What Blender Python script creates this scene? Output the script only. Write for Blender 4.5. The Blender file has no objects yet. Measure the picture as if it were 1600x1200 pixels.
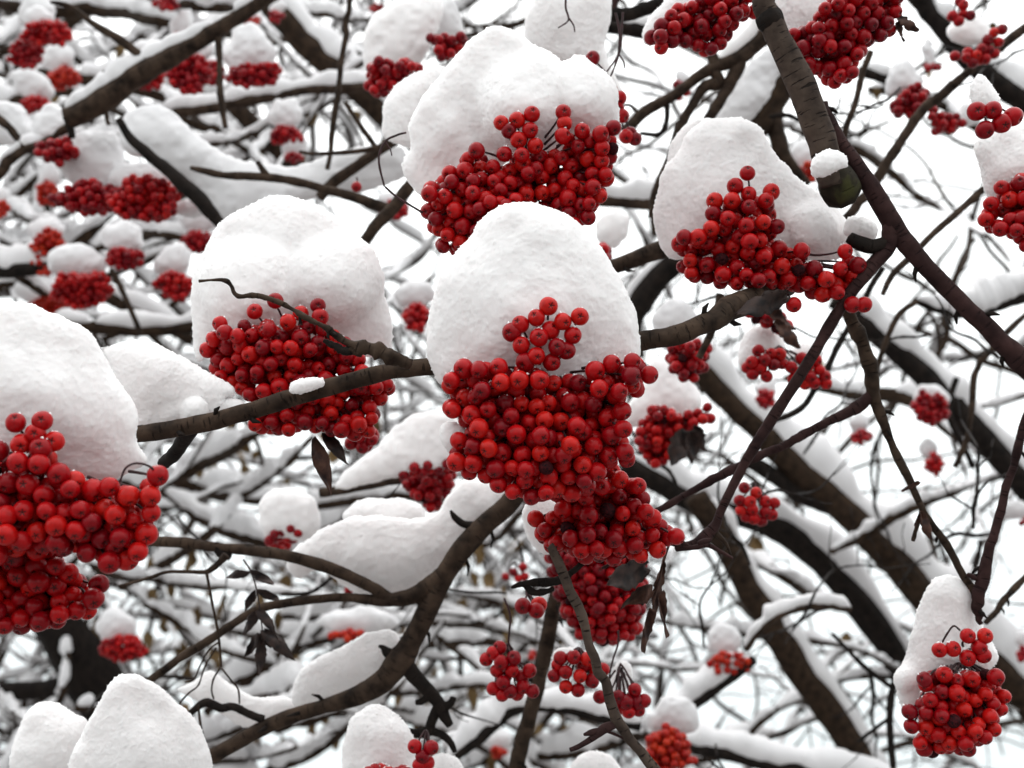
import bpy, math, random
import numpy as np
from mathutils import Vector, Matrix

# ------------------------------------------------------------------ camera, sky, sun, exposure
scene = bpy.context.scene
C = bpy.data.collections.new('rowan'); scene.collection.children.link(C)
PITCH = math.radians(21.0); FOV = math.radians(50.0)
FPX = 800.0 / math.tan(FOV / 2)                      # focal length in photo pixels (1600 wide)
CAM = np.array([0.0, 0.0, 1.65])
FW = np.array([0.0, math.cos(PITCH), math.sin(PITCH)])
UPV = np.array([0.0, -math.sin(PITCH), math.cos(PITCH)])
RT = np.array([1.0, 0.0, 0.0])
cam = bpy.data.cameras.new('camera'); camo = bpy.data.objects.new('camera', cam)
C.objects.link(camo); camo.location = CAM; camo.rotation_euler = (math.pi / 2 + PITCH, 0, 0)
cam.sensor_width = 36; cam.angle = FOV; cam.clip_start = 0.02; cam.clip_end = 2000
cam.dof.use_dof = True; cam.dof.focus_distance = 0.57; cam.dof.aperture_fstop = 9.5
scene.camera = camo
SUN_EL, SUN_AZ = math.radians(58), math.radians(318)
w = bpy.data.worlds.new('World'); scene.world = w; w.use_nodes = True
nt = w.node_tree; nt.nodes.clear()
sky = nt.nodes.new('ShaderNodeTexSky'); sky.sky_type = 'NISHITA'; sky.sun_disc = False
sky.sun_elevation = SUN_EL; sky.sun_rotation = SUN_AZ
sky.air_density = 1.0; sky.dust_density = 6.0; sky.ozone_density = 1.0
hs = nt.nodes.new('ShaderNodeHueSaturation'); hs.inputs['Saturation'].default_value = 0.13
bg = nt.nodes.new('ShaderNodeBackground'); bg.inputs['Strength'].default_value = 0.12
wo = nt.nodes.new('ShaderNodeOutputWorld')
cl = nt.nodes.new('ShaderNodeMix'); cl.data_type = 'RGBA'          # an even deck of high cloud over the clear sky
cl.inputs[0].default_value = 0.88
wt = nt.nodes.new('ShaderNodeTexCoord'); wx = nt.nodes.new('ShaderNodeSeparateXYZ'); nt.links.new(wt.outputs['Generated'], wx.inputs[0])
wr = nt.nodes.new('ShaderNodeValToRGB'); wr.color_ramp.elements[0].position = 0.0; wr.color_ramp.elements[0].color = (0.375, 0.412, 0.42, 1)
wr.color_ramp.elements[1].position = 1.0; wr.color_ramp.elements[1].color = (1.0, 1.0, 1.0, 1)
wm = nt.nodes.new('ShaderNodeVectorMath'); wm.operation = 'SCALE'; wm.inputs['Scale'].default_value = 21.0
nt.links.new(wx.outputs[2], wr.inputs[0]); nt.links.new(wr.outputs[0], wm.inputs[0]); nt.links.new(wm.outputs[0], cl.inputs[7])
nt.links.new(sky.outputs[0], hs.inputs['Color']); nt.links.new(hs.outputs[0], cl.inputs[6]); nt.links.new(cl.outputs[2], bg.inputs['Color'])
nt.links.new(bg.outputs[0], wo.inputs['Surface'])
sl = bpy.data.lights.new('sun', 'SUN'); sl.energy = 0.5; sl.angle = math.radians(25); sl.color = (1.0, 0.97, 0.93)
so = bpy.data.objects.new('sun', sl); C.objects.link(so)
sd = Vector((math.sin(SUN_AZ) * math.cos(SUN_EL), math.cos(SUN_AZ) * math.cos(SUN_EL), math.sin(SUN_EL)))
so.rotation_euler = sd.to_track_quat('Z', 'Y').to_euler(); so.location = (0, -3, 6)
scene.view_settings.view_transform = 'Standard'; scene.view_settings.look = 'None'
scene.view_settings.gamma = 1.0; scene.view_settings.exposure = 0.17
scene.render.engine = 'CYCLES'
scene.cycles.max_bounces = 8; scene.cycles.diffuse_bounces = 5; scene.cycles.use_denoising = True

rng = np.random.default_rng(7); random.seed(7)

# ------------------------------------------------------------------ helpers
def P(x, y, D):
    return CAM + D * (FW + (x - 800.0) / FPX * RT - (y - 600.0) / FPX * UPV)
def Pv(x, y, D):
    x, y, D = np.asarray(x, float), np.asarray(y, float), np.asarray(D, float)
    return CAM + D[:, None] * (FW + ((x - 800.0) / FPX)[:, None] * RT - ((y - 600.0) / FPX)[:, None] * UPV)
WUP = np.array([0, 0, 1.0])

NT_ = np.random.default_rng(3).random((48, 48, 48)).astype(np.float32) * 2 - 1
def vnoise(p):
    i = np.floor(p).astype(int); f = p - i; f = f * f * (3 - 2 * f)
    i0 = i % 48; i1 = (i + 1) % 48
    r = 0
    for a in (0, 1):
        ia = i1[:, 0] if a else i0[:, 0]; wa = f[:, 0] if a else 1 - f[:, 0]
        for b in (0, 1):
            ib = i1[:, 1] if b else i0[:, 1]; wb = f[:, 1] if b else 1 - f[:, 1]
            for c in (0, 1):
                ic = i1[:, 2] if c else i0[:, 2]; wc = f[:, 2] if c else 1 - f[:, 2]
                r = r + NT_[ia, ib, ic] * wa * wb * wc
    return r

def mesh_np(name, V, Q, T=None, uv=None, smooth=True):
    """quads Q (m,4) and triangles T (k,3) as one mesh; uv per vertex-corner list in the same order"""
    me = bpy.data.meshes.new(name)
    V = np.asarray(V, np.float32); Q = np.asarray(Q, np.int32).reshape(-1, 4)
    T = np.zeros((0, 3), np.int32) if T is None else np.asarray(T, np.int32).reshape(-1, 3)
    me.vertices.add(len(V)); me.vertices.foreach_set('co', V.ravel())
    idx = np.concatenate([Q.ravel(), T.ravel()])
    me.loops.add(len(idx)); me.loops.foreach_set('vertex_index', idx)
    n = len(Q) + len(T); me.polygons.add(n)
    st = np.concatenate([np.arange(len(Q)) * 4, len(Q) * 4 + np.arange(len(T)) * 3]).astype(np.int32)
    me.polygons.foreach_set('loop_start', st)
    if smooth: me.polygons.foreach_set('use_smooth', np.ones(n, bool))
    me.update(calc_edges=True)
    if uv is not None:
        l = me.uv_layers.new(name='UVMap'); l.data.foreach_set('uv', np.asarray(uv, np.float32).ravel())
    me.validate()
    return me

def link(name, me, mat, parent=None, base=None):
    """me holds world coordinates; shift so that the object's origin is at base"""
    if base is None:
        co = np.empty(len(me.vertices) * 3, np.float32); me.vertices.foreach_get('co', co); co = co.reshape(-1, 3)
        base = np.array([co[:, 0].mean(), co[:, 1].mean(), co[:, 2].min()])
    me.transform(Matrix.Translation(Vector([-float(b) for b in base])))
    if mat: me.materials.append(mat)
    o = bpy.data.objects.new(name, me); C.objects.link(o)
    if parent is not None:
        o.parent = parent; o.location = Vector([float(b) for b in base]) - parent.location
    else:
        o.location = [float(b) for b in base]
    return o

def tag(o, label=None, cat=None, group=None, kind=None):
    if label: o['label'] = label
    if cat: o['category'] = cat
    if group: o['group'] = group
    if kind: o['kind'] = kind
    return o

# ------------------------------------------------------------------ materials
def newmat(name):
    m = bpy.data.materials.new(name); m.use_nodes = True
    n = m.node_tree; return m, n, n.nodes['Principled BSDF']
def node(n, t, **kw):
    x = n.nodes.new(t)
    for k, v in kw.items(): setattr(x, k, v)
    return x
def ramp(n, stops):
    r = n.nodes.new('ShaderNodeValToRGB'); e = r.color_ramp.elements
    while len(e) < len(stops): e.new(0.5)
    for el, (p, c) in zip(e, stops): el.position = p; el.color = (*c, 1)
    return r

def snow_mat():
    m, n, b = newmat('fresh_snow')
    tc = node(n, 'ShaderNodeTexCoord')
    b.inputs['Base Color'].default_value = (0.87, 0.85, 0.845, 1)
    b.inputs['Roughness'].default_value = 0.75
    b.inputs['Specular IOR Level'].default_value = 0.25
    b.inputs['Subsurface Weight'].default_value = 0.6
    b.inputs['Subsurface Radius'].default_value = (1.0, 0.95, 0.95)
    b.inputs['Subsurface Scale'].default_value = 0.010
    n1 = node(n, 'ShaderNodeTexNoise'); n1.inputs['Scale'].default_value = 900; n1.inputs['Detail'].default_value = 3
    n2 = node(n, 'ShaderNodeTexNoise'); n2.inputs['Scale'].default_value = 160; n2.inputs['Detail'].default_value = 4
    mx = node(n, 'ShaderNodeMath', operation='MULTIPLY_ADD'); mx.inputs[1].default_value = 1.6
    n.links.new(tc.outputs['Object'], n1.inputs['Vector']); n.links.new(tc.outputs['Object'], n2.inputs['Vector'])
    n.links.new(n2.outputs['Fac'], mx.inputs[0]); n.links.new(n1.outputs['Fac'], mx.inputs[2])
    bp = node(n, 'ShaderNodeBump'); bp.inputs['Strength'].default_value = 0.10; bp.inputs['Distance'].default_value = 0.0010
    n.links.new(mx.outputs[0], bp.inputs['Height']); n.links.new(bp.outputs[0], b.inputs['Normal'])
    return m
SNOW = snow_mat()
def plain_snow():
    m, n, b = newmat('far_snow_shaded')
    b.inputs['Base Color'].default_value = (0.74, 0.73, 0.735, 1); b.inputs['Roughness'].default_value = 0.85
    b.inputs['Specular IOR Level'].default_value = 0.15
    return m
SNOW_FAR = plain_snow()  # background snow, base colour greyed to stand in for canopy shade
GRAIN = plain_snow(); GRAIN.name = 'snow_grain'; GRAIN.node_tree.nodes['Principled BSDF'].inputs['Base Color'].default_value = (0.90, 0.895, 0.895, 1)
_g = GRAIN.node_tree.nodes['Principled BSDF']; _g.inputs['Subsurface Weight'].default_value = 0.0; _g.inputs['Subsurface Radius'].default_value = (1, 1, 1); _g.inputs['Subsurface Scale'].default_value = 0.004

def bark_mat(name, dark, light, lent=0.5, moss=0.0, red=0.0):
    m, n, b = newmat(name)
    uv = node(n, 'ShaderNodeUVMap')
    tc = node(n, 'ShaderNodeTexCoord')
    n1 = node(n, 'ShaderNodeTexNoise'); n1.inputs['Scale'].default_value = 90; n1.inputs['Detail'].default_value = 6
    n.links.new(tc.outputs['Object'], n1.inputs['Vector'])
    r1 = ramp(n, [(0.3, dark), (0.72, light)]); n.links.new(n1.outputs['Fac'], r1.inputs[0])
    mp = node(n, 'ShaderNodeMapping'); mp.inputs['Scale'].default_value = (95, 520, 1)
    n.links.new(uv.outputs[0], mp.inputs[0])
    n2 = node(n, 'ShaderNodeTexNoise'); n2.inputs['Scale'].default_value = 1.0; n2.inputs['Detail'].default_value = 2
    n.links.new(mp.outputs[0], n2.inputs['Vector'])
    r2 = ramp(n, [(0.60, (0, 0, 0)), (0.68, (1, 1, 1))]); n.links.new(n2.outputs['Fac'], r2.inputs[0])
    mul = node(n, 'ShaderNodeMath', operation='MULTIPLY'); mul.inputs[1].default_value = lent
    n.links.new(r2.outputs[0], mul.inputs[0])
    mx = node(n, 'ShaderNodeMix', data_type='RGBA')
    n.links.new(mul.outputs[0], mx.inputs[0]); n.links.new(r1.outputs[0], mx.inputs[6])
    mx.inputs[7].default_value = (dark[0] * .4, dark[1] * .4, dark[2] * .4, 1)
    col = mx.outputs[2]
    if moss:
        n3 = node(n, 'ShaderNodeTexNoise'); n3.inputs['Scale'].default_value = 45; n3.inputs['Detail'].default_value = 4
        n.links.new(tc.outputs['Object'], n3.inputs['Vector'])
        r3 = ramp(n, [(0.5, (0, 0, 0)), (0.62, (moss, moss, moss))]); n.links.new(n3.outputs['Fac'], r3.inputs[0])
        m2 = node(n, 'ShaderNodeMix', data_type='RGBA'); n.links.new(r3.outputs[0], m2.inputs[0])
        n.links.new(col, m2.inputs[6]); m2.inputs[7].default_value = (0.07, 0.075, 0.02, 1); col = m2.outputs[2]
    n.links.new(col, b.inputs['Base Color'])
    b.inputs['Roughness'].default_value = 0.78; b.inputs['Specular IOR Level'].default_value = 0.10
    ad = node(n, 'ShaderNodeMath', operation='MULTIPLY_ADD'); ad.inputs[1].default_value = -0.6
    n.links.new(r2.outputs[0], ad.inputs[0]); n.links.new(n1.outputs['Fac'], ad.inputs[2])
    bp = node(n, 'ShaderNodeBump'); bp.inputs['Strength'].default_value = 0.9; bp.inputs['Distance'].default_value = 0.0016
    n.links.new(ad.outputs[0], bp.inputs['Height']); n.links.new(bp.outputs[0], b.inputs['Normal'])
    return m
BARK = bark_mat('grey_brown_bark', (0.012, 0.008, 0.006), (0.068, 0.045, 0.031), 0.6)
BARK_BIG = bark_mat('ringed_bark', (0.030, 0.021, 0.017), (0.092, 0.067, 0.052), 0.9)
BARK_RED = bark_mat('reddish_bark', (0.016, 0.008, 0.008), (0.052, 0.026, 0.024), 0.5)
BARK_DARK = bark_mat('wet_dark_bark', (0.006, 0.005, 0.0045), (0.022, 0.016, 0.013), 0.3)
BARK_FAR = bark_mat('distant_bark', (0.011, 0.007, 0.005), (0.050, 0.031, 0.019), 0.3)
BARK_MOSS = bark_mat('mossy_cut_bark', (0.010, 0.008, 0.006), (0.040, 0.034, 0.022), 0.4, moss=0.55)

def berry_mat(name, stops, island=False, star=True, far=False):
    m, n, b = newmat(name)
    tc = node(n, 'ShaderNodeTexCoord')
    if island:
        g = node(n, 'ShaderNodeNewGeometry'); rnd = g.outputs['Random Per Island']
    else:
        g = node(n, 'ShaderNodeObjectInfo'); rnd = g.outputs['Random']
    r = ramp(n, stops); n.links.new(rnd, r.inputs[0]); col = r.outputs[0]
    if not far:
        nz = node(n, 'ShaderNodeTexNoise'); nz.inputs['Scale'].default_value = 1.6 if not island else 300; nz.inputs['Detail'].default_value = 3
        n.links.new(tc.outputs['Object'], nz.inputs['Vector'])
        ml = node(n, 'ShaderNodeMix', data_type='RGBA', blend_type='MULTIPLY'); ml.inputs[0].default_value = 0.55
        rr = ramp(n, [(0.3, (0.45, 0.35, 0.45)), (0.65, (1, 1, 1))]); n.links.new(nz.outputs['Fac'], rr.inputs[0])
        n.links.new(col, ml.inputs[6]); n.links.new(rr.outputs[0], ml.inputs[7]); col = ml.outputs[2]
        # tiny pale specks of the waxy skin
        n4 = node(n, 'ShaderNodeTexNoise'); n4.inputs['Scale'].default_value = 14 if not island else 2400
        n.links.new(tc.outputs['Object'], n4.inputs['Vector'])
        r4 = ramp(n, [(0.66, (0, 0, 0)), (0.74, (0.35, 0.35, 0.35))]); n.links.new(n4.outputs['Fac'], r4.inputs[0])
        m4 = node(n, 'ShaderNodeMix', data_type='RGBA'); n.links.new(r4.outputs[0], m4.inputs[0])
        n.links.new(col, m4.inputs[6]); m4.inputs[7].default_value = (0.45, 0.09, 0.07, 1); col = m4.outputs[2]
    if star:
        sx = node(n, 'ShaderNodeSeparateXYZ'); n.links.new(tc.outputs['Object'], sx.inputs[0])
        def mth(op, a, bb=None, cc=None):
            x = node(n, 'ShaderNodeMath', operation=op)
            for i, v in enumerate((a, bb, cc)):
                if v is None: continue
                if isinstance(v, (int, float)): x.inputs[i].default_value = v
                else: n.links.new(v, x.inputs[i])
            return x.outputs[0]
        th = mth('ARCTAN2', sx.outputs[1], sx.outputs[0])
        rho = mth('SQRT', mth('ADD', mth('MULTIPLY', sx.outputs[0], sx.outputs[0]), mth('MULTIPLY', sx.outputs[1], sx.outputs[1])))
        cs = mth('MULTIPLY_ADD', mth('COSINE', mth('MULTIPLY', th, 5.0)), 0.5, 0.5)
        lim = mth('MULTIPLY_ADD', mth('POWER', cs, 2.0), 0.30, 0.12)
        mask = mth('MULTIPLY', mth('SUBTRACT', lim, rho), 16.0)
        mask = mth('MINIMUM', mth('MAXIMUM', mask, 0.0), 0.93)
        mask = mth('MULTIPLY', mask, mth('GREATER_THAN', sx.outputs[2], 0.0))
        ms = node(n, 'ShaderNodeMix', data_type='RGBA'); n.links.new(mask, ms.inputs[0])
        n.links.new(col, ms.inputs[6]); ms.inputs[7].default_value = (0.022, 0.006, 0.006, 1); col = ms.outputs[2]
    n.links.new(col, b.inputs['Base Color'])
    b.inputs['Roughness'].default_value = 0.30; b.inputs['Specular IOR Level'].default_value = 0.19
    b.inputs['Subsurface Weight'].default_value = 0.0
    return m
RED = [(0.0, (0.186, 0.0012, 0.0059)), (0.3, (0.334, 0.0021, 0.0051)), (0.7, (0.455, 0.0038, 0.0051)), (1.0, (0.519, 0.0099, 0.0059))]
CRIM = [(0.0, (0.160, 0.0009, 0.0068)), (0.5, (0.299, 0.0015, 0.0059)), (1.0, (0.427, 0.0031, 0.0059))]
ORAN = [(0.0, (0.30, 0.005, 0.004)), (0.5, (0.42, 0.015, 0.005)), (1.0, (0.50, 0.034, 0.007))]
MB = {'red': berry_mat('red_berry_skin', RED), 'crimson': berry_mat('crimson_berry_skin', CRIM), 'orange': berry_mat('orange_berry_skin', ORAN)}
MBI = {'red': berry_mat('red_berry_skin_cluster', RED, True, False), 'crimson': berry_mat('crimson_berry_skin_cluster', CRIM, True, False),
       'orange': berry_mat('orange_berry_skin_cluster', ORAN, True, False)}
def simple(name, c, rough=0.7, spec=0.3, nscale=None, c2=None):
    m, n, b = newmat(name)
    b.inputs['Roughness'].default_value = rough; b.inputs['Specular IOR Level'].default_value = spec
    if c2:
        tc = node(n, 'ShaderNodeTexCoord'); nz = node(n, 'ShaderNodeTexNoise'); nz.inputs['Scale'].default_value = nscale; nz.inputs['Detail'].default_value = 4
        n.links.new(tc.outputs['Object'], nz.inputs['Vector']); r = ramp(n, [(0.35, c), (0.65, c2)])
        n.links.new(nz.outputs['Fac'], r.inputs[0]); n.links.new(r.outputs[0], b.inputs['Base Color'])
    else: b.inputs['Base Color'].default_value = (*c, 1)
    return m
STALK = simple('berry_stalk_skin', (0.045, 0.012, 0.014), 0.6, 0.3, 200, (0.02, 0.01, 0.01))
ROT = simple('withered_berry_skin', (0.006, 0.003, 0.004), 0.7, 0.08, 3, (0.05, 0.006, 0.008))
LEAF = simple('withered_leaf', (0.008, 0.005, 0.005), 0.65, 0.3, 160, (0.040, 0.022, 0.017))
LEAF_OCHRE = simple('ochre_dead_leaf', (0.12, 0.075, 0.03), 0.8, 0.2, 40, (0.20, 0.13, 0.06))
LEAF_BROWN = simple('brown_dead_leaf', (0.018, 0.008, 0.007), 0.7, 0.25, 140, (0.095, 0.045, 0.030))

# ------------------------------------------------------------------ 2D shapes
def crom(pts, per=6, closed=False):
    p = np.asarray(pts, float); n = len(p); out = []
    rg = range(n) if closed else range(n - 1)
    for i in rg:
        if closed: a, b, c, d = p[(i - 1) % n], p[i], p[(i + 1) % n], p[(i + 2) % n]
        else: a, b, c, d = p[max(i - 1, 0)], p[i], p[i + 1], p[min(i + 2, n - 1)]
        for t in np.linspace(0, 1, per, endpoint=False):
            out.append(0.5 * ((2 * b) + (c - a) * t + (2 * a - 5 * b + 4 * c - d) * t * t + (3 * b - a - 3 * c + d) * t ** 3))
    if not closed: out.append(p[-1])
    return np.array(out)
def sdf_poly(poly, X, Y):
    """signed distance, positive inside"""
    d = np.full(X.shape, 1e9); ins = np.zeros(X.shape, bool); n = len(poly)
    for i in range(n):
        x0, y0 = poly[i]; x1, y1 = poly[(i + 1) % n]
        ex, ey = x1 - x0, y1 - y0; L = ex * ex + ey * ey + 1e-9
        t = np.clip(((X - x0) * ex + (Y - y0) * ey) / L, 0, 1)
        d = np.minimum(d, (X - x0 - t * ex) ** 2 + (Y - y0 - t * ey) ** 2)
        if abs(ey) > 1e-9:
            c = ((y0 <= Y) != (y1 <= Y)) & (X < x0 + (Y - y0) * ex / ey)
            ins ^= c
    d = np.sqrt(d)
    return np.where(ins, d, -d)
class Pillow:
    """an outline swollen into a rounded body: half(x,y) is its half thickness in pixels"""
    def __init__(s, poly, g, kz=0.7, pad=3):
        poly = crom(poly, 4, True); s.poly = poly; s.g = g; s.kz = kz
        x0, y0 = poly.min(0) - pad * g; x1, y1 = poly.max(0) + pad * g
        s.xs = np.arange(x0, x1 + g, g); s.ys = np.arange(y0, y1 + g, g)
        X, Y = np.meshgrid(s.xs, s.ys, indexing='ij')
        s.sd = sdf_poly(poly, X, Y); ins = s.sd > 0
        u = np.where(ins, s.sd * s.sd * 0.3, 0.0)
        # coarse-to-fine is not needed at these sizes: over-relaxed Jacobi
        for k in range(int(1.1 * max(X.shape)) + 60):
            v = np.zeros_like(u)
            v[1:-1, 1:-1] = 0.25 * (u[2:, 1:-1] + u[:-2, 1:-1] + u[1:-1, 2:] + u[1:-1, :-2] + g * g)
            u = np.where(ins, v, 0)
        s.u4 = 4 * u
        s.rmax = math.sqrt(s.u4.max() + 1e-6)
        s.F = np.where(ins, s.u4, s.sd * s.rmax * 1.2)
    def half(s, x, y):
        i = np.clip(np.round((np.asarray(x) - s.xs[0]) / s.g).astype(int), 0, len(s.xs) - 1)
        j = np.clip(np.round((np.asarray(y) - s.ys[0]) / s.g).astype(int), 0, len(s.ys) - 1)
        return s.kz * np.sqrt(np.maximum(s.u4[i, j], 0))
    def dist(s, x, y):
        i = np.clip(np.round((np.asarray(x) - s.xs[0]) / s.g).astype(int), 0, len(s.xs) - 1)
        j = np.clip(np.round((np.asarray(y) - s.ys[0]) / s.g).astype(int), 0, len(s.ys) - 1)
        return s.sd[i, j]
def surface_nets(f):
    s = f > 0; nx, ny, nz = f.shape
    acc = np.zeros((nx - 1, ny - 1, nz - 1, 3)); cnt = np.zeros((nx - 1, ny - 1, nz - 1))
    B = [slice(0, -1), slice(1, None)]
    for ax in range(3):
        o = [a for a in range(3) if a != ax]
        for p in (0, 1):
            for q in (0, 1):
                i0 = [None] * 3; i1 = [None] * 3
                i0[ax] = B[0]; i1[ax] = B[1]
                i0[o[0]] = i1[o[0]] = B[p]; i0[o[1]] = i1[o[1]] = B[q]
                a, b = f[tuple(i0)], f[tuple(i1)]
                cr = (a > 0) != (b > 0)
                t = np.where(cr, a / np.where(cr, a - b, 1), 0)
                acc[..., ax] += t * cr; acc[..., o[0]] += p * cr; acc[..., o[1]] += q * cr; cnt += cr
    act = cnt > 0; ids = -np.ones(act.shape, int); ids[act] = np.arange(act.sum())
    cell = np.argwhere(act); V = cell + acc[act] / cnt[act][:, None]
    Q = []
    for ax in range(3):
        o = [(ax + 1) % 3, (ax + 2) % 3]
        lo = [slice(None)] * 3; hi = [slice(None)] * 3
        lo[ax] = B[0]; hi[ax] = B[1]
        cr = s[tuple(lo)] != s[tuple(hi)]
        e = np.argwhere(cr); e = e[(e[:, o[0]] > 0) & (e[:, o[1]] > 0)]
        e = e[(e[:, o[0]] < ids.shape[o[0]]) & (e[:, o[1]] < ids.shape[o[1]])]
        if not len(e): continue
        def g(da, db):
            q = e.copy(); q[:, o[0]] -= da; q[:, o[1]] -= db; return ids[q[:, 0], q[:, 1], q[:, 2]]
        quad = np.stack([g(1, 1), g(0, 1), g(0, 0), g(1, 0)], 1)
        ins = s[e[:, 0], e[:, 1], e[:, 2]]
        quad[~ins] = quad[~ins][:, ::-1]
        Q.append(quad)
    return V, np.concatenate(Q)
def vnormals(V, Q):
    fn = np.cross(V[Q[:, 2]] - V[Q[:, 0]], V[Q[:, 3]] - V[Q[:, 1]])
    N = np.zeros_like(V)
    for k in range(4): np.add.at(N, Q[:, k], fn)
    return N / (np.linalg.norm(N, axis=1, keepdims=True) + 1e-12)
def relax(V, Q, it=2):
    for _ in range(it):
        A = np.zeros_like(V); c = np.zeros(len(V))
        for k in range(4):
            np.add.at(A, Q[:, k], V[Q[:, (k + 1) % 4]]); np.add.at(A, Q[:, k], V[Q[:, (k + 3) % 4]]); np.add.at(c, Q[:, k], 2)
        V = 0.45 * V + 0.55 * A / c[:, None]
    return V

# ------------------------------------------------------------------ snow on a bunch or a bough
CAPS = {}
def cap(key, poly, D, label, kz=0.62, g=None, lumps=(), rough=1.0, name='snow_cap', group='snow caps on the berry bunches', holes=(), cat='snow'):
    """snow whose outline is poly (photo pixels) at depth D metres; lumps: (x, y, toward camera px, radius px)"""
    span = max(np.ptp([p[0] for p in poly]), np.ptp([p[1] for p in poly]))
    g = g or max(span / 110.0, 2.3 if D < 0.85 else 3.0)
    pl = Pillow(poly, g, kz)
    zmax = pl.rmax * kz + 4 * g
    for l in lumps: zmax = max(zmax, l[2] + l[3] + 3 * g)
    zs = np.arange(-zmax, zmax + g, g)
    X, Y, Z = np.meshgrid(pl.xs, pl.ys, zs, indexing='ij')
    f = pl.F[:, :, None] - (Z / kz) ** 2
    for (lx, ly, lz, lr) in lumps:
        f2 = (lr * lr - (X - lx) ** 2 - (Y - ly) ** 2 - (Z + lz) ** 2)
        h = np.clip(0.5 + 0.5 * (f2 - f) / (lr * 30), 0, 1)
        f = f * (1 - h) + f2 * h + lr * 30 * h * (1 - h) * 0.5
    f[0] = f[-1] = -1; f[:, 0] = f[:, -1] = -1; f[:, :, 0] = f[:, :, -1] = -1
    V, Q = surface_nets(f)
    V = V * g + np.array([pl.xs[0], pl.ys[0], zs[0]])
    vol = np.einsum('ij,ij->', V[Q[:, 0]], np.cross(V[Q[:, 1]], V[Q[:, 2]])) + np.einsum('ij,ij->', V[Q[:, 0]], np.cross(V[Q[:, 2]], V[Q[:, 3]]))
    if vol < 0: Q = Q[:, ::-1].copy(); print('flip', key)
    V = relax(V, Q, 3)
    N = vnormals(V, Q)
    off = np.array([hash(key) % 97 * 1.7 if False else (sum(map(ord, key)) % 97) * 1.7, 5.1, 9.3])
    k = D / 0.55
    amp = min(1.0, pl.rmax / 60.0)
    d = 13.0 * amp * vnoise(V / (85 * amp + 8) + off) + 3.6 * amp * vnoise(V / (30 * amp + 4) + off * 2)
    if D < 0.9:
        d += rough * (0.5 * vnoise(V / 9 + off * 3) + 0.7 * vnoise(V / 15 + off * 2.2) + 1.2 * np.maximum(0, vnoise(V / 18 + off * 1.3)) + 0.7 * vnoise(V / 4.2 + off) + rng.normal(0, 0.4, len(V)))
    else:
        d += rough * 1.6 * vnoise(V / 8 + off * 3)
    if D < 0.9:                                        # loose crystals standing up from the surface
        d += (rng.random(len(V)) < 0.07) * rng.uniform(0.6, 2.4, len(V)) * (vnoise(V / 16 + off * 4) > -0.35)
    V = V + N * d[:, None]
    s = D / FPX
    cx, cy = pl.poly.mean(0)
    ray = (P(cx, cy, 1.0) - CAM)
    W = Pv(V[:, 0], V[:, 1], np.full(len(V), D)) + (V[:, 2] * s)[:, None] * ray
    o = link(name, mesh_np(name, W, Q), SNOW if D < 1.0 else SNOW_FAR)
    tag(o, label, cat, group)
    CAPS[key] = (pl, D, s)
    return o
def box_dome(x0, y0, x1, y1, seed, flat=0.25):
    r = np.random.default_rng(seed); n = 14; cx, cy = (x0 + x1) / 2, (y0 + y1) / 2
    pts = []; lean = r.normal(0, 0.16)
    for k in range(n):
        a = 2 * math.pi * k / n; sx, sy = math.cos(a), math.sin(a)
        j = 1 + r.normal(0, 0.09)
        px = cx + (x1 - x0) / 2 * (math.copysign(abs(sx) ** 0.95, sx) * j * (1.0 + 0.30 * min(0, sy)) + lean * min(0, sy))
        py = cy + (y1 - y0) / 2 * math.copysign(abs(sy) ** (1.0 if sy < 0 else 0.7), sy) * j
        pts.append((px, py))
    return pts
def blob(x0, y0, x1, y1, seed, jag=0.13):
    r = np.random.default_rng(seed + 500); n = 12; cx, cy = (x0 + x1) / 2, (y0 + y1) / 2
    return [(cx + (x1 - x0) / 2 * math.cos(2 * math.pi * k / n) * (1 + r.normal(0, jag)) * 1.05,
             cy + (y1 - y0) / 2 * math.sin(2 * math.pi * k / n) * (1 + r.normal(0, jag)) * 1.05) for k in range(n)]

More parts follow.
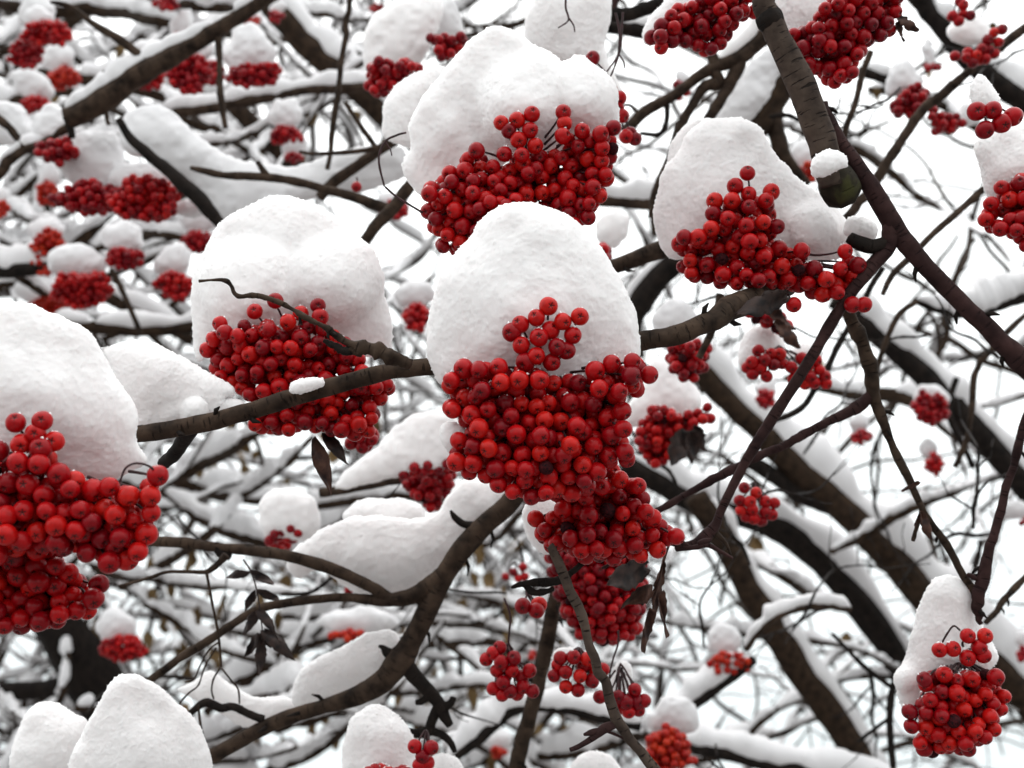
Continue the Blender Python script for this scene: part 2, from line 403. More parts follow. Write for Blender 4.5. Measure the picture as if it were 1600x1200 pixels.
# ------------------------------------------------------------------ tubes
def tube(pts3, rad, nseg=10, seed=0, rough=0.06, flare=True):
    """V, quads, tris, uv for a closed tapering tube along pts3 (metres)"""
    p = np.asarray(pts3); n = len(p); rad = np.asarray(rad)
    T = np.gradient(p, axis=0); T /= np.linalg.norm(T, axis=1, keepdims=True) + 1e-12
    ref = np.cross(T[0], [0.3, 0.5, 0.8]); ref /= np.linalg.norm(ref)
    A = np.zeros_like(p)
    for i in range(n):
        ref = ref - T[i] * ref.dot(T[i]); ref /= np.linalg.norm(ref) + 1e-12; A[i] = ref
    Bn = np.cross(T, A)
    th = np.linspace(0, 2 * math.pi, nseg, endpoint=False)
    L = np.concatenate([[0], np.cumsum(np.linalg.norm(np.diff(p, axis=0), axis=1))])
    ring = A[:, None, :] * np.cos(th)[None, :, None] + Bn[:, None, :] * np.sin(th)[None, :, None]
    mr = rad.mean()
    q = (p[:, None, :] + ring * rad[:, None, None]).reshape(-1, 3)
    nz = vnoise(q / (mr * 1.6) + seed * 3.3).reshape(n, nseg) * rough + vnoise(np.repeat(p / (mr * 3.5) + seed * 1.7, nseg, axis=0)).reshape(n, nseg) * rough * 1.2 + vnoise(q / (mr * 0.55) + seed).reshape(n, nseg) * rough * 0.55
    R = rad[:, None] * (1 + nz)
    V = (p[:, None, :] + ring * R[:, :, None]).reshape(-1, 3)
    i = np.arange(n - 1)[:, None]; j = np.arange(nseg)[None, :]; j1 = (j + 1) % nseg
    Q = np.stack([i * nseg + j, i * nseg + j1, (i + 1) * nseg + j1, (i + 1) * nseg + j], -1).reshape(-1, 4)
    per = 2 * math.pi * mr
    uA = np.broadcast_to(j / nseg * per, (n - 1, nseg)); uB = np.broadcast_to((j + 1) / nseg * per, (n - 1, nseg))
    vA = np.broadcast_to(L[:-1, None], (n - 1, nseg)); vB = np.broadcast_to(L[1:, None], (n - 1, nseg))
    uvq = np.stack([np.stack([uA, vA], -1), np.stack([uB, vA], -1), np.stack([uB, vB], -1), np.stack([uA, vB], -1)], 2).reshape(-1, 2)
    V = np.concatenate([V, [p[0] - T[0] * rad[0] * .25, p[-1] + T[-1] * rad[-1] * .25]])
    c0, c1 = n * nseg, n * nseg + 1; jj = np.arange(nseg); jn = (jj + 1) % nseg
    T0 = np.stack([np.full(nseg, c0), jn, jj], 1); b = (n - 1) * nseg
    T1 = np.stack([np.full(nseg, c1), b + jj, b + jn], 1)
    tri = np.concatenate([T0, T1]); uvt = np.zeros((len(tri) * 3, 2))
    return V, Q, tri, np.concatenate([uvq, uvt])
def merge(parts):
    V, Q, T, uq, ut = [], [], [], [], []; k = 0
    for (v, q, t, uv) in parts:
        V.append(v); Q.append(q + k); T.append(t + k); m = len(q) * 4
        uq.append(uv[:m]); ut.append(uv[m:]); k += len(v)
    return np.concatenate(V), np.concatenate(Q), np.concatenate(T), np.concatenate(uq + ut)
def sample(pts, D, per=None, wob=0.0, seed=0):
    """photo polyline (x, y, r[, D]) -> smooth 3D centre line and radii in metres"""
    a = np.array([(p[0], p[1], p[2], p[3] if len(p) > 3 else D) for p in pts], float)
    out = lambda q: q[0] < -8 or q[0] > 1608 or q[1] < -8 or q[1] > 1208
    def on(q, b):                                      # a branch that leaves the picture goes on beyond it
        d = (q - b)[:2]; d = d / (np.linalg.norm(d) + 1e-9)
        return [np.array([q[0] + d[0] * t, q[1] + d[1] * t, q[2] * (1 - 0.25 * t / 480), q[3]]) for t in (160, 320, 480)]
    if a[:, 2].max() > 4 and len(a) > 2:
        if out(a[-1]) and not out(a[-3]): a = np.concatenate([a, on(a[-1], a[-2])])
        if out(a[0]) and not out(a[2]): a = np.concatenate([on(a[0], a[1])[::-1], a])
    L = np.linalg.norm(np.diff(a[:, :2], axis=0), axis=1).sum()
    per = per or int(np.clip(L / max(a[:, 2].mean() * 0.5, 2.0) / (len(a) - 1), 3, 30))
    c = crom(a, per)
    if wob:
        t = np.linspace(0, L / 40.0, len(c))
        q = np.stack([t, np.full_like(t, seed * 7.7), np.zeros_like(t)], 1)
        c[:, 0] += wob * vnoise(q); c[:, 1] += wob * vnoise(q + 31.5)
    pos = Pv(c[:, 0], c[:, 1], c[:, 3])
    return pos, np.maximum(c[:, 2], 0.6) * c[:, 3] / FPX
def branch(pts, D, label=None, mat=None, sides=(), group=None, name='branch', seed=1, wob=2.0, rough=0.09, nseg=None, knots=(), cat='branch'):
    mat = mat or BARK
    p, r = sample(pts, D, wob=wob, seed=seed)
    for (t, f) in knots:
        x = np.arange(len(r)) / (len(r) - 1); r = r * (1 + f * np.exp(-((x - t) * len(r) / 3.0) ** 2))
    o = link(name, mesh_np(name, *tube(p, r, nseg or (14 if D < 0.9 else 9), seed, rough)), mat)
    tag(o, label, cat, group)
    if D < 0.9 and mat in (BARK, BARK_RED) and len(p) > 12:
        bg_ = np.random.default_rng(seed + 40); Lp = np.linalg.norm(np.diff(p, axis=0), axis=1).sum() / D * FPX
        for _ in range(int(Lp / 110)):
            i = int(bg_.integers(3, len(p) - 4)); t = p[i + 1] - p[i - 1]; t /= np.linalg.norm(t)
            v = np.cross(t, bg_.normal(0, 1, 3)); v /= np.linalg.norm(v); rr = r[i]; h = bg_.uniform(0.5, 1.1) * rr + 0.0006
            q = np.array([p[i] + v * rr * .6, p[i] + v * (rr + h * .5) + t * h * .5, p[i] + v * (rr + h) + t * h * 1.3])
            wd = min(rr * .45, 0.0016)
            link('bud', mesh_np('bud', *tube(q, [wd, wd * .9, wd * .25], 6, i, 0.15)), BARK_DARK, o)
    for k, s in enumerate(sides):
        sn, sp = s[0], s[1]
        q, rr = sample(sp, D, wob=1.2, seed=seed + k + 1)
        link(sn, mesh_np(sn, *tube(q, rr, 8, seed + k, rough * 1.5)), s[2] if len(s) > 2 else mat, o)
    return o
def ridge_geo(p, r, hf=2.0, wf=1.3, seed=0, gap=-0.7, rough=0.10, nseg=14, hmin=0.0):
    """snow lying along the upper side of a branch"""
    n = len(p); T = np.gradient(p, axis=0); T /= np.linalg.norm(T, axis=1, keepdims=True) + 1e-12
    U = WUP - T * (T @ WUP)[:, None]; un = np.linalg.norm(U, axis=1); U /= un[:, None] + 1e-9
    S = np.cross(T, U)
    L = np.concatenate([[0], np.cumsum(np.linalg.norm(np.diff(p, axis=0), axis=1))])
    mr = r.mean()
    q = np.stack([L / (mr * 6), np.full(n, seed * 5.3), np.zeros(n)], 1)
    nv = vnoise(q); n2 = vnoise(q * 2.7 + 11)
    ends = np.minimum(1, np.minimum(L, L[-1] - L) / (mr * 2.5 + 1e-9)) ** 0.5
    H = r * hf * (1 + 0.55 * nv + 0.3 * n2) * np.clip(un, 0.35, 1) * ends
    H = np.where(nv < gap, H * 0.15, H); H = np.maximum(H, 1e-5 + hmin * r)
    A = r * wf * (1 + 0.25 * n2) * (0.25 + 0.75 * ends) * np.minimum(1, 0.3 + H / (r * hf * 0.5 + 1e-9))
    cen = p + U * (0.35 * r + 0.42 * H)[:, None]
    th = np.linspace(0, 2 * math.pi, nseg, endpoint=False)
    cz = np.sin(th); cx = np.cos(th) * np.where(cz < 0, 0.92, 1.0)
    hv = (0.55 * H + 0.18 * r)
    V = (cen[:, None, :] + S[:, None, :] * (A[:, None] * cx[None])[:, :, None] + U[:, None, :] * (hv[:, None] * cz[None])[:, :, None]).reshape(-1, 3)
    d = V - np.repeat(cen, nseg, axis=0)
    V = V + d * (rough * 2.2 * vnoise(V / (mr * 2.6) + seed) + rough * vnoise(V / (mr * 0.9) + seed * 2))[:, None]
    i = np.arange(n - 1)[:, None]; j = np.arange(nseg)[None, :]; j1 = (j + 1) % nseg
    Q = np.stack([i * nseg + j, i * nseg + j1, (i + 1) * nseg + j1, (i + 1) * nseg + j], -1).reshape(-1, 4)
    V = np.concatenate([V, [cen[0], cen[-1]]]); c0, c1 = n * nseg, n * nseg + 1
    jj = np.arange(nseg); jn = (jj + 1) % nseg; b = (n - 1) * nseg
    tri = np.concatenate([np.stack([np.full(nseg, c0), jn, jj], 1), np.stack([np.full(nseg, c1), b + jj, b + jn], 1)])
    return V, Q, tri, np.zeros((len(Q) * 4 + len(tri) * 3, 2))
def ridge(pts, D, label, hf=2.0, wf=1.3, seed=0, gap=-0.7, group='snow lying along branches', per=None, rough=0.1):
    p, r = sample(pts, D, per, wob=2.0, seed=seed)
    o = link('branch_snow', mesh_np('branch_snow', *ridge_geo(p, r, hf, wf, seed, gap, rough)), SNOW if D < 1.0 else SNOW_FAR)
    return tag(o, label, 'snow', group)

# ------------------------------------------------------------------ berries
def berry_mesh(name, nu=20, lod=0, seed=0):
    r = np.random.default_rng(seed)
    pol = np.radians([0, 7, 13, 19, 26, 36, 50, 66, 84, 102, 120, 138, 156, 170, 180]) if lod == 0 else np.radians([0, 24, 50, 80, 110, 140, 165, 180])
    V, Q, T = [], [], []; off = r.random(3) * 20
    for a in pol:
        dep = 1 - 0.24 * math.exp(-(math.degrees(a) / 13.0) ** 2) - 0.07 * math.exp(-((math.pi - a) / 0.4) ** 2)
        for k in range(nu if 0.001 < a < math.pi - 0.001 else 1):
            t = 2 * math.pi * k / nu
            d = np.array([math.sin(a) * math.cos(t), math.sin(a) * math.sin(t), math.cos(a)])
            rr = 1.0 + 0.03 * math.cos(5 * t) * math.exp(-((math.degrees(a) - 20) / 12) ** 2)
            z = math.cos(a) * 0.97
            if a < 1.0: z -= (1 - dep)
            V.append((d[0] * rr, d[1] * rr, z))
    V = np.array(V); V *= (1 + 0.05 * vnoise(V * 0.9 + off))[:, None]
    nr = len(pol)
    def ix(i, k): return 0 if i == 0 else (1 + (nr - 2) * nu if i == nr - 1 else 1 + (i - 1) * nu + k % nu)
    for i in range(nr - 1):
        for k in range(nu):
            if i == 0: T.append((0, ix(1, k), ix(1, k + 1)))
            elif i == nr - 2: T.append((ix(i, k), ix(nr - 1, 0), ix(i, k + 1)))
            else: Q.append((ix(i, k), ix(i + 1, k), ix(i + 1, k + 1), ix(i, k + 1)))
    return V, np.array(Q), np.array(T)
BM = {}
for hue in MB:
    for v in range(3):
        V, Q, T = berry_mesh('berry', seed=v)
        me = mesh_np('berry', V, Q, T); me.materials.append(MB[hue]); BM[hue, v] = me
V, Q, T = berry_mesh('berry', seed=9); me = mesh_np('berry', V * np.array([.9, .8, .85]), Q, T); me.materials.append(ROT); ROTM = me
LOD = berry_mesh('berry', 9, 1, 4)
def look(d, spin):
    q = Vector([float(x) for x in d]).to_track_quat('Z', 'Y')
    return (q.to_matrix() @ Matrix.Rotation(spin, 3, 'Z'))
BR = 0.0047
NB = 0
def bunch(poly, D, label, hue='red', caps=(), extra=(), kz=0.62, fill=1.0, seed=0, limit=100, rscale=1.0, hub=None, rot=0.02, back=1.0, single=False, down=0.35,
          group='rowan berry bunches', stem=None):
    """a bunch of rowan berries inside the outline poly; extra: berries at given photo places (x, y[, toward camera px])"""
    global NB
    r0 = BR * rscale * FPX / D                         # berry radius in photo pixels
    rg = np.random.default_rng(1000 + seed)
    pl = Pillow(poly, max(2.0, r0 / 5), kz) if poly else None
    pts = []                                           # x, y, z (away from camera, px), radius px
    def z_cap(x, y):
        z = 1e9
        for c in caps:
            q, Dc, sc = CAPS[c]
            if q.dist(x, y) > 0:
                z = min(z, (Dc - D) * FPX / D - q.half(x, y) * (Dc / D))
        return z
    for e in extra:
        x, y = e[0], e[1]; zf = e[2] if len(e) > 2 else 0
        base = -float(pl.half(x, y)) * 0.8 if pl is not None and pl.dist(x, y) > 0 else 0
        pts.append((x, y, min(base, z_cap(x, y) - 0.15 * r0) - 0.8 * zf, r0 * rg.uniform(0.93, 1.06)))
    if pl is not None:
        lo, hi = pl.poly.min(0), pl.poly.max(0); area = (pl.sd > 0).sum() * pl.g ** 2
        for layer, dens, gapf in ((0, 75, 0.86), (1, 45, 0.80), (2, 40, 0.76), (3, 40, 0.72), (4, 40, 0.72)):
            tries = int(area / (r0 * r0) * dens * fill)
            X = rg.uniform(lo[0], hi[0], tries); Y = rg.uniform(lo[1], hi[1], tries)
            dd = pl.dist(X, Y); hh = pl.half(X, Y); J = rg.random(tries)
            q = np.stack([X / (5.0 * r0), Y / (5.0 * r0), np.full(tries, seed * 3.1)], 1)
            bump = vnoise(q) * 2.1; hole = vnoise(q * 1.7 + 9.3)
            for k in range(tries):
                if dd[k] < r0 * (0.62 + 0.18 * layer): continue
                if layer == 0 and hole[k] > 0.36: continue
                z = -max(0, hh[k] - r0 * 0.5) + (bump[k] + J[k] * 1.6 + layer * 1.5) * r0
                if layer and z > hh[k] + 3.0 * r0: continue
                z = min(z, z_cap(X[k], Y[k]) - (0.05 - 0.7 * layer) * r0)
                rr = r0 * rg.uniform(0.86, 1.08)
                ok = True
                for (x, y, zz, r2) in pts:
                    if (x - X[k]) ** 2 + (y - Y[k]) ** 2 + (zz - z) ** 2 < (gapf * (rr + r2)) ** 2: ok = False; break
                if ok: pts.append((X[k], Y[k], z, rr))
    if not pts: pts.append((*pl.poly.mean(0), 0.0, r0))
    pts = np.array(pts); s = D / FPX
    cx, cy = (pts[:, 0].mean(), pts[:, 1].mean())
    zc = pts[:, 2].mean()
    hx, hy = hub or (cx, pts[:, 1].min() + 0.35 * np.ptp(pts[:, 1]))
    ray = P(cx, cy, 1.0) - CAM
    def W(x, y, z): return P(x, y, D) + z * s * ray
    hubp = W(hx, hy, pts[:, 2].max() + 0.5 * r0)
    root = bpy.data.objects.new('berry_bunch', None); C.objects.link(root); root.location = [float(v) for v in hubp]
    root.empty_display_size = 0.01
    tag(root, label, 'berry bunch', group)
    cen3 = W(cx, cy - 0.3 * np.ptp(pts[:, 1]), zc + 1.5 * r0)
    # visibility: how much of a berry's disc is left open by those in front
    order = np.argsort(pts[:, 2]); vis = np.ones(len(pts))
    for a_, i in enumerate(order):
        for j in order[:a_]:
            d = math.hypot(pts[i, 0] - pts[j, 0], pts[i, 1] - pts[j, 1])
            vis[i] -= max(0, 1 - d / (1.9 * r0)) * 0.8
    lead = np.argsort(-vis); pos = [W(*p[:3]) for p in pts]
    sel = set(lead[:limit].tolist()) if not single else set()
    mass = []
    for i in range(len(pts)):
        out = pos[i] - cen3; out /= np.linalg.norm(out) + 1e-9
        d = out * 0.6 - FW * 0.62 + np.array([0, 0, -down]) + rg.normal(0, 0.28, 3)
        R = look(d, rg.uniform(0, 6.28)); rr = pts[i, 3] * s
        if i in sel:
            me = ROTM if rg.random() < rot and i >= len(extra) else BM[hue, int(rg.integers(3))]
            o = bpy.data.objects.new('berry', me); C.objects.link(o); o.parent = root
            o.location = Vector([float(v) for v in (pos[i] - hubp)]); o.rotation_euler = R.to_euler(); o.scale = (rr, rr, rr * rg.uniform(0.94, 1.05))
            NB += 1
        else: mass.append((pos[i], np.array(R), rr))
    if mass:
        V0, Q0, T0 = LOD; V, Q, T = [], [], []; k = 0
        for (p, R, rr) in mass:
            V.append(V0 @ R.T * rr + p); Q.append(Q0 + k); T.append(T0 + k); k += len(V0)
        o = link('berries' if single else 'inner_berries', mesh_np('berries', np.concatenate(V), np.concatenate(Q), np.concatenate(T)), MBI[hue], root)
        o['kind'] = 'stuff'
    # crumbs of snow lodged on the upper berries
    if caps and not single:
        cl = []
        for i in range(len(pts)):
            if z_cap(pts[i, 0], pts[i, 1] - 1.2 * r0) < 1e8 and rg.random() < 0.75:
                for _ in range(int(rg.integers(2, 9))):
                    v = np.array([rg.normal(0, 0.55), rg.normal(0.1, 0.35), 0.9]); v /= np.linalg.norm(v)
                    cl.append((pos[i] + v * pts[i, 3] * s * 0.97, rg.uniform(0.06, 0.22) * r0 * s))
        if cl:
            oc = np.array([(1, 0, 0), (0, 1, 0), (-1, 0, 0), (0, -1, 0), (0, 0, 1.0), (0, 0, -1.0)])
            tri = np.array([(0, 1, 4), (1, 2, 4), (2, 3, 4), (3, 0, 4), (1, 0, 5), (2, 1, 5), (3, 2, 5), (0, 3, 5)])
            GV = np.concatenate([c + oc * q * (1 + rg.normal(0, 0.25, (6, 3))) for c, q in cl])
            GT = np.concatenate([tri + 6 * k for k in range(len(cl))])
            link('clinging_snow', mesh_np('clinging_snow', GV, np.zeros((0, 4)), GT, None, False), GRAIN, root)['kind'] = 'stuff'
    # the stalks that carry the berries
    if not single:
        st = []
        for i in sel:
            b0 = hubp - pos[i]; lb = np.linalg.norm(b0) + 1e-9
            a = pos[i] + b0 / lb * min(lb, 4.0 * r0 * s) + FW * 1.2 * r0 * s; b = pos[i] + (hubp - pos[i]) / (np.linalg.norm(hubp - pos[i]) + 1e-9) * pts[i, 3] * s * 0.8
            m = 0.5 * (a + b) + FW * 0.6 * r0 * s + rg.normal(0, 0.0015, 3)
            t = np.linspace(0, 1, 6)[:, None]
            c = (1 - t) ** 2 * a + 2 * t * (1 - t) * m + t * t * b
            st.append(tube(c, np.linspace(0.00085, 0.00055, 6), 5, i, 0.1))
        if stem:
            q, rr = sample(stem, D); st.append(tube(q, rr, 7, 3, 0.1))
        link('stalk', mesh_np('stalk', *merge(st)), STALK, root)
    return root

# ------------------------------------------------------------------ leaves
def leaf_geo(base, tip, width, nrm, seed, fold=0.35, curl=0.25, serr=0.10):
    """a thin toothed leaflet from base to tip (3D), folded along its midrib and curled"""
    r = np.random.default_rng(seed); base = np.asarray(base); tip = np.asarray(tip); n = 15
    ax = tip - base; L = np.linalg.norm(ax); ax = ax / L
    sd = np.cross(ax, nrm); sd /= np.linalg.norm(sd) + 1e-9; up = np.cross(sd, ax)
    V = []; m = 7; ph = r.uniform(0, 6)
    for i in range(n):
        t = i / (n - 1); wd = width * (math.sin(math.pi * min(1, t * 0.93 + 0.05)) ** 0.8) * (1 - 0.25 * t) * (1 + serr * r.uniform(-1.3, 1.0))
        for j in range(m):
            u = (j / (m - 1)) * 2 - 1
            c = base + ax * L * t + sd * u * wd * math.cos(fold * 1.2) + up * (abs(u) * wd * fold + r.normal(0, 0.06) * wd + curl * L * (t - 0.5) ** 2 + 0.09 * L * math.sin(t * 5 + u * 2 + ph))
            V.append(c)
    Q = [(i * m + j, i * m + j + 1, (i + 1) * m + j + 1, (i + 1) * m + j) for i in range(n - 1) for j in range(m - 1)]
    V = np.array(V); Q = np.array(Q); k = len(V)
    # give the blade a real thickness
    th = up * 0.00025
    V2 = np.concatenate([V, V - th]); Q2 = [Q, Q[:, ::-1] + k]
    edge = [j for j in range(m)] + [i * m + m - 1 for i in range(1, n)] + [(n - 1) * m + j for j in range(m - 2, -1, -1)] + [i * m for i in range(n - 2, 0, -1)]
    E = np.array([(edge[a], edge[a] + k, edge[(a + 1) % len(edge)] + k, edge[(a + 1) % len(edge)]) for a in range(len(edge))])
    Q2 = np.concatenate([Q2[0], Q2[1], E])
    return V2, Q2, np.zeros((0, 3), int), np.zeros((len(Q2) * 4, 2))

# ------------------------------------------------------------------ the ground below (out of the picture, it lights the scene from underneath)
gx = np.linspace(-60, 60, 61); GX, GY = np.meshgrid(gx, gx + 30, indexing='ij')
GZ = 0.25 * vnoise(np.stack([GX.ravel() / 9, GY.ravel() / 9, GX.ravel() * 0], 1)) - 0.2
ii, jj = np.meshgrid(np.arange(60), np.arange(60), indexing='ij'); q0 = (ii * 61 + jj).ravel()
GROUND = simple('trampled_snow', (0.33, 0.32, 0.32), 0.9, 0.1, 1.3, (0.06, 0.05, 0.042))
tag(link('ground', mesh_np('ground', np.stack([GX.ravel(), GY.ravel(), GZ], 1), np.stack([q0, q0 + 61, q0 + 62, q0 + 1], 1)), GROUND, base=(0, 0, 0)), kind='structure')

# ------------------------------------------------------------------ the large near branches
branch([(210, 679, 13), (300, 666, 14), (400, 640, 14), (520, 603, 13), (600, 583, 13), (668, 573, 13), (760, 562, 14), (900, 545, 14.5), (1000, 533, 16), (1060, 522, 16), (1110, 500, 17, .59), (1150, 478, 19, .605), (1190, 462, 20, .63), (1230, 445, 17, .66)],
       0.585, 'long grey-brown branch with a cut end, passing behind the central snow-capped bunch', BARK, seed=2,
       sides=[('side_twig', [(302, 668, 11, .587), (285, 690, 12, .60), (272, 710, 11, .61), (256, 724, 9, .62)], BARK_DARK),
              ('cut_end', [(204, 680, 13.5), (213, 678, 14.5), (224, 676, 13.6)], BARK_DARK)])
branch([(313, 440, 1.8), (345, 438, 2.6), (362, 447, 2.8), (376, 462, 3.2), (404, 462, 3.6), (440, 474, 3.4), (470, 491, 4.2), (500, 508, 4.4), (530, 526, 5.5), (560, 541, 7.5), (590, 549, 9), (615, 560, 9), (640, 572, 9)],
       0.545, 'thin crooked twig crossing the front of the bunch left of the centre', BARK, seed=3, wob=4.5, rough=0.26,
       sides=[('side_twig', [(505, 532, 3), (520, 540, 5), (540, 549, 6.5), (556, 548, 4)], BARK_DARK), ('bud', [(545, 545, 6), (555, 550, 7), (566, 553, 4)])],
       knots=[(.12, .5), (.25, .4), (.36, .5), (.5, .5), (.62, .4), (.75, .45), (.83, .35), (.9, .4)])
branch([(1186, -60, 17), (1193, 0, 18), (1207, 40, 20), (1236, 100, 21.5), (1270, 180, 23), (1290, 240, 23.5), (1303, 290, 24)],
       0.62, 'thick ringed grey branch hanging down, sawn off at a mossy end', BARK_BIG, seed=4, rough=0.05,
       sides=[('cut_end', [(1299, 262, 22, .622), (1306, 278, 28, .622), (1313, 296, 30, .625), (1316, 306, 26, .628)], BARK_MOSS),
              ('knot', [(1196, 20, 20), (1203, 30, 23.5), (1208, 40, 20)], BARK_DARK)])
branch([(1283, 160, 9), (1296, 195, 12), (1325, 240, 13), (1360, 292, 14), (1392, 345, 15), (1420, 385, 14), (1460, 430, 14), (1510, 481, 14), (1560, 530, 15), (1590, 558, 17), (1640, 610, 16)],
       0.625, 'long dark reddish branch running from the sawn-off branch down to the right edge', BARK_RED, seed=5, rough=0.05,
       sides=[('side_branch', [(1393, 352, 14), (1386, 385, 13), (1368, 410, 12), (1333, 452, 10), (1292, 515, 9.5), (1250, 588, 9), (1202, 660, 8.5), (1160, 730, 8), (1126, 800, 7), (1112, 828, 9), (1090, 848, 9), (1055, 856, 6)], BARK_RED),
              ('side_branch', [(1388, 378, 11), (1365, 386, 12), (1345, 380, 12), (1326, 370, 9)], BARK_DARK),
              ('side_twig', [(1112, 828, 6), (1135, 850, 3), (1143, 870, 2)], BARK)], knots=[(.38, .12), (.7, .12)])
branch([(1318, 470, 9), (1330, 505, 10), (1346, 535, 10), (1358, 568, 11), (1362, 600, 11), (1364, 622, 10), (1386, 672, 7), (1414, 740, 6.5), (1442, 800, 6), (1474, 845, 6), (1500, 888, 6), (1520, 925, 6.5), (1527, 945, 8)],
       0.66, 'knobbly forked branch dropping from the right-hand bunch to the lower right bunch', BARK, seed=6, rough=0.13, wob=3,
       sides=[('side_branch', [(1362, 618, 10), (1340, 636, 9), (1290, 660, 8), (1230, 694, 8), (1200, 706, 7), (1150, 730, 7), (1090, 762, 6.5), (1030, 797, 6), (990, 812, 5)], BARK_RED),
              ('side_twig', [(1405, 716, 3), (1412, 740, 4), (1420, 738, 2)], BARK), ('bud', [(1425, 845, 3), (1440, 800, 3.5), (1446, 790, 2)], BARK)],
       knots=[(.12, .25), (.25, .2), (.33, .2)])
branch([(1640, 560, 6), (1600, 665, 6.5), (1580, 740, 6.5), (1556, 820, 7), (1542, 880, 8), (1530, 930, 10), (1527, 955, 7), (1533, 975, 4)],
       0.655, 'slender purplish twig coming in from the right edge to the lower right snow cap', BARK_RED, seed=7, rough=0.09,
       sides=[('bud', [(1527, 905, 4), (1520, 902, 5), (1512, 898, 3)]), ('bud', [(1540, 885, 5), (1534, 890, 6), (1530, 898, 3)])])
branch([(840, 735, 15), (795, 788, 16), (760, 818, 17), (722, 858, 18), (692, 905, 17), (665, 958, 17), (642, 1005, 17.5), (622, 1036, 20), (596, 1066, 17), (545, 1092, 12), (480, 1112, 11.5), (420, 1134, 11.5), (370, 1160, 12), (328, 1184, 12), (300, 1200, 12)],
       0.77, 'stout bent branch below the central bunch, sloping to the bottom edge', BARK, seed=8, rough=0.06,
       sides=[('side_branch', [(688, 902, 17), (668, 918, 16), (640, 932, 14), (610, 936, 11), (585, 920, 10), (522, 890, 10), (455, 870, 9.5), (400, 861, 9.5), (340, 855, 8), (285, 848, 8), (225, 846, 8), (170, 840, 8)], BARK),
              ('side_branch', [(640, 933, 12), (595, 938, 9), (530, 933, 7), (460, 940, 7), (405, 951, 7), (352, 984, 6.5), (302, 1014, 6.5), (262, 1042, 6), (228, 1068, 6)], BARK),
              ('side_twig', [(628, 1030, 14), (648, 1055, 12), (668, 1078, 11), (685, 1100, 10), (694, 1118, 9), (704, 1134, 6)], BARK_DARK),
              ('side_twig', [(686, 1102, 8), (674, 1128, 8), (668, 1142, 9), (648, 1146, 7), (634, 1138, 3)], BARK_DARK),
              ('side_twig', [(668, 1140, 7), (690, 1148, 6), (704, 1160, 5), (711, 1175, 4)], BARK_DARK),
              ('side_twig', [(670, 1086, 7), (660, 1096, 6), (650, 1098, 4)], BARK_DARK),
              ('side_twig', [(694, 1106, 7), (705, 1098, 6), (708, 1090, 5)], BARK_DARK),
              ('side_twig', [(738, 822, 8), (722, 818, 6), (710, 808, 5), (704, 798, 2)], BARK_DARK),
              ('side_twig', [(622, 1030, 12), (606, 1020, 8), (598, 1012, 4), (591, 1010, 2)], BARK_DARK),
              ('side_twig', [(412, 1124, 7), (390, 1116, 7), (365, 1104, 7), (345, 1106, 7), (322, 1098, 7), (300, 1112, 5), (283, 1122, 3)], BARK_DARK),
              ('bud', [(360, 870, 7), (345, 862, 9), (335, 850, 6)], BARK_DARK)], knots=[(.5, .12), (.58, .12), (.64, .2)])
branch([(880, 880, 11), (868, 935, 11), (857, 990, 12), (846, 1045, 12), (830, 1105, 12), (816, 1160, 12), (806, 1210, 13)],
       0.86, 'straight grey-brown branch rising behind the small hanging bunches', BARK, seed=9, rough=0.05)
branch([(858, 852, 6), (868, 872, 8), (886, 912, 8), (908, 955, 8), (920, 1000, 7), (932, 1040, 8), (946, 1068, 8), (962, 1120, 9), (980, 1150, 8), (1002, 1175, 8), (1030, 1210, 9)],
       0.56, 'thin smooth branch hanging in front of the lower central berries', BARK_BIG, seed=10, rough=0.06,
       sides=[('side_twig', [(962, 1132, 6), (945, 1138, 7), (928, 1152, 5), (905, 1166, 4), (890, 1172, 4)], BARK_RED),
              ('side_twig', [(948, 1142, 2.5), (970, 1152, 2), (1000, 1170, 2)], BARK_RED),
              ('bud', [(938, 1140, 3), (925, 1144, 5), (912, 1148, 2)], BARK_RED)])
branch([(1146, 872, 2), (1128, 862, 3), (1105, 852, 4.5), (1080, 856, 4), (1050, 850, 3.5), (1010, 838, 2.5)], 0.60, 'short scaly twig tip pointing away from the lower central berries', BARK_RED, seed=11,
       sides=[('side_twig', [(1080, 856, 3), (1060, 846, 4), (1032, 842, 2.5), (1000, 856, 2.4), (970, 872, 2.4), (940, 888, 2.2)]), ('bud', [(1090, 850, 4), (1102, 846, 5), (1112, 842, 2)])])
branch([(800, 918, 3), (818, 912, 5), (845, 910, 6), (868, 908, 6), (890, 895, 5), (920, 870, 4), (935, 850, 3)], 0.58, 'dark stub with peeling bark beside two lone berries', BARK_DARK, seed=12, rough=0.25,
       sides=[('side_twig', [(818, 914, 5), (830, 924, 6), (846, 926, 5), (866, 920, 4)])])
# hanging bare stalk of an old bunch on the left
branch([(352, 868, 6), (335, 886, 5), (322, 894, 4), (300, 894, 3), (262, 894, 2.6), (235, 902, 2.8), (210, 910, 2.6), (186, 916, 2)], 0.74, 'bent dry stalk reaching left under the left-hand branch', BARK, seed=13,
       sides=[('stalk', [(323, 896, 2.4), (332, 940, 2), (340, 985, 1.9), (344, 1020, 1.9), (346, 1042, 1.9)]),
              ('stalk', [(344, 1044, 1.6), (334, 1060, 1.4), (331, 1078, 1.4), (334, 1092, 1.4)]), ('stalk', [(346, 1044, 1.6), (360, 1062, 1.4), (372, 1078, 1.4), (374, 1100, 1.4)]),
              ('stalk', [(342, 1004, 1.6), (326, 1016, 1.4), (312, 1040, 1.4), (302, 1062, 1.4), (288, 1066, 1.2)]), ('stalk', [(338, 1012, 1.4), (320, 1042, 1.4), (310, 1070, 1.4), (296, 1082, 1.6), (282, 1098, 1.6), (280, 1108, 1.2)])])
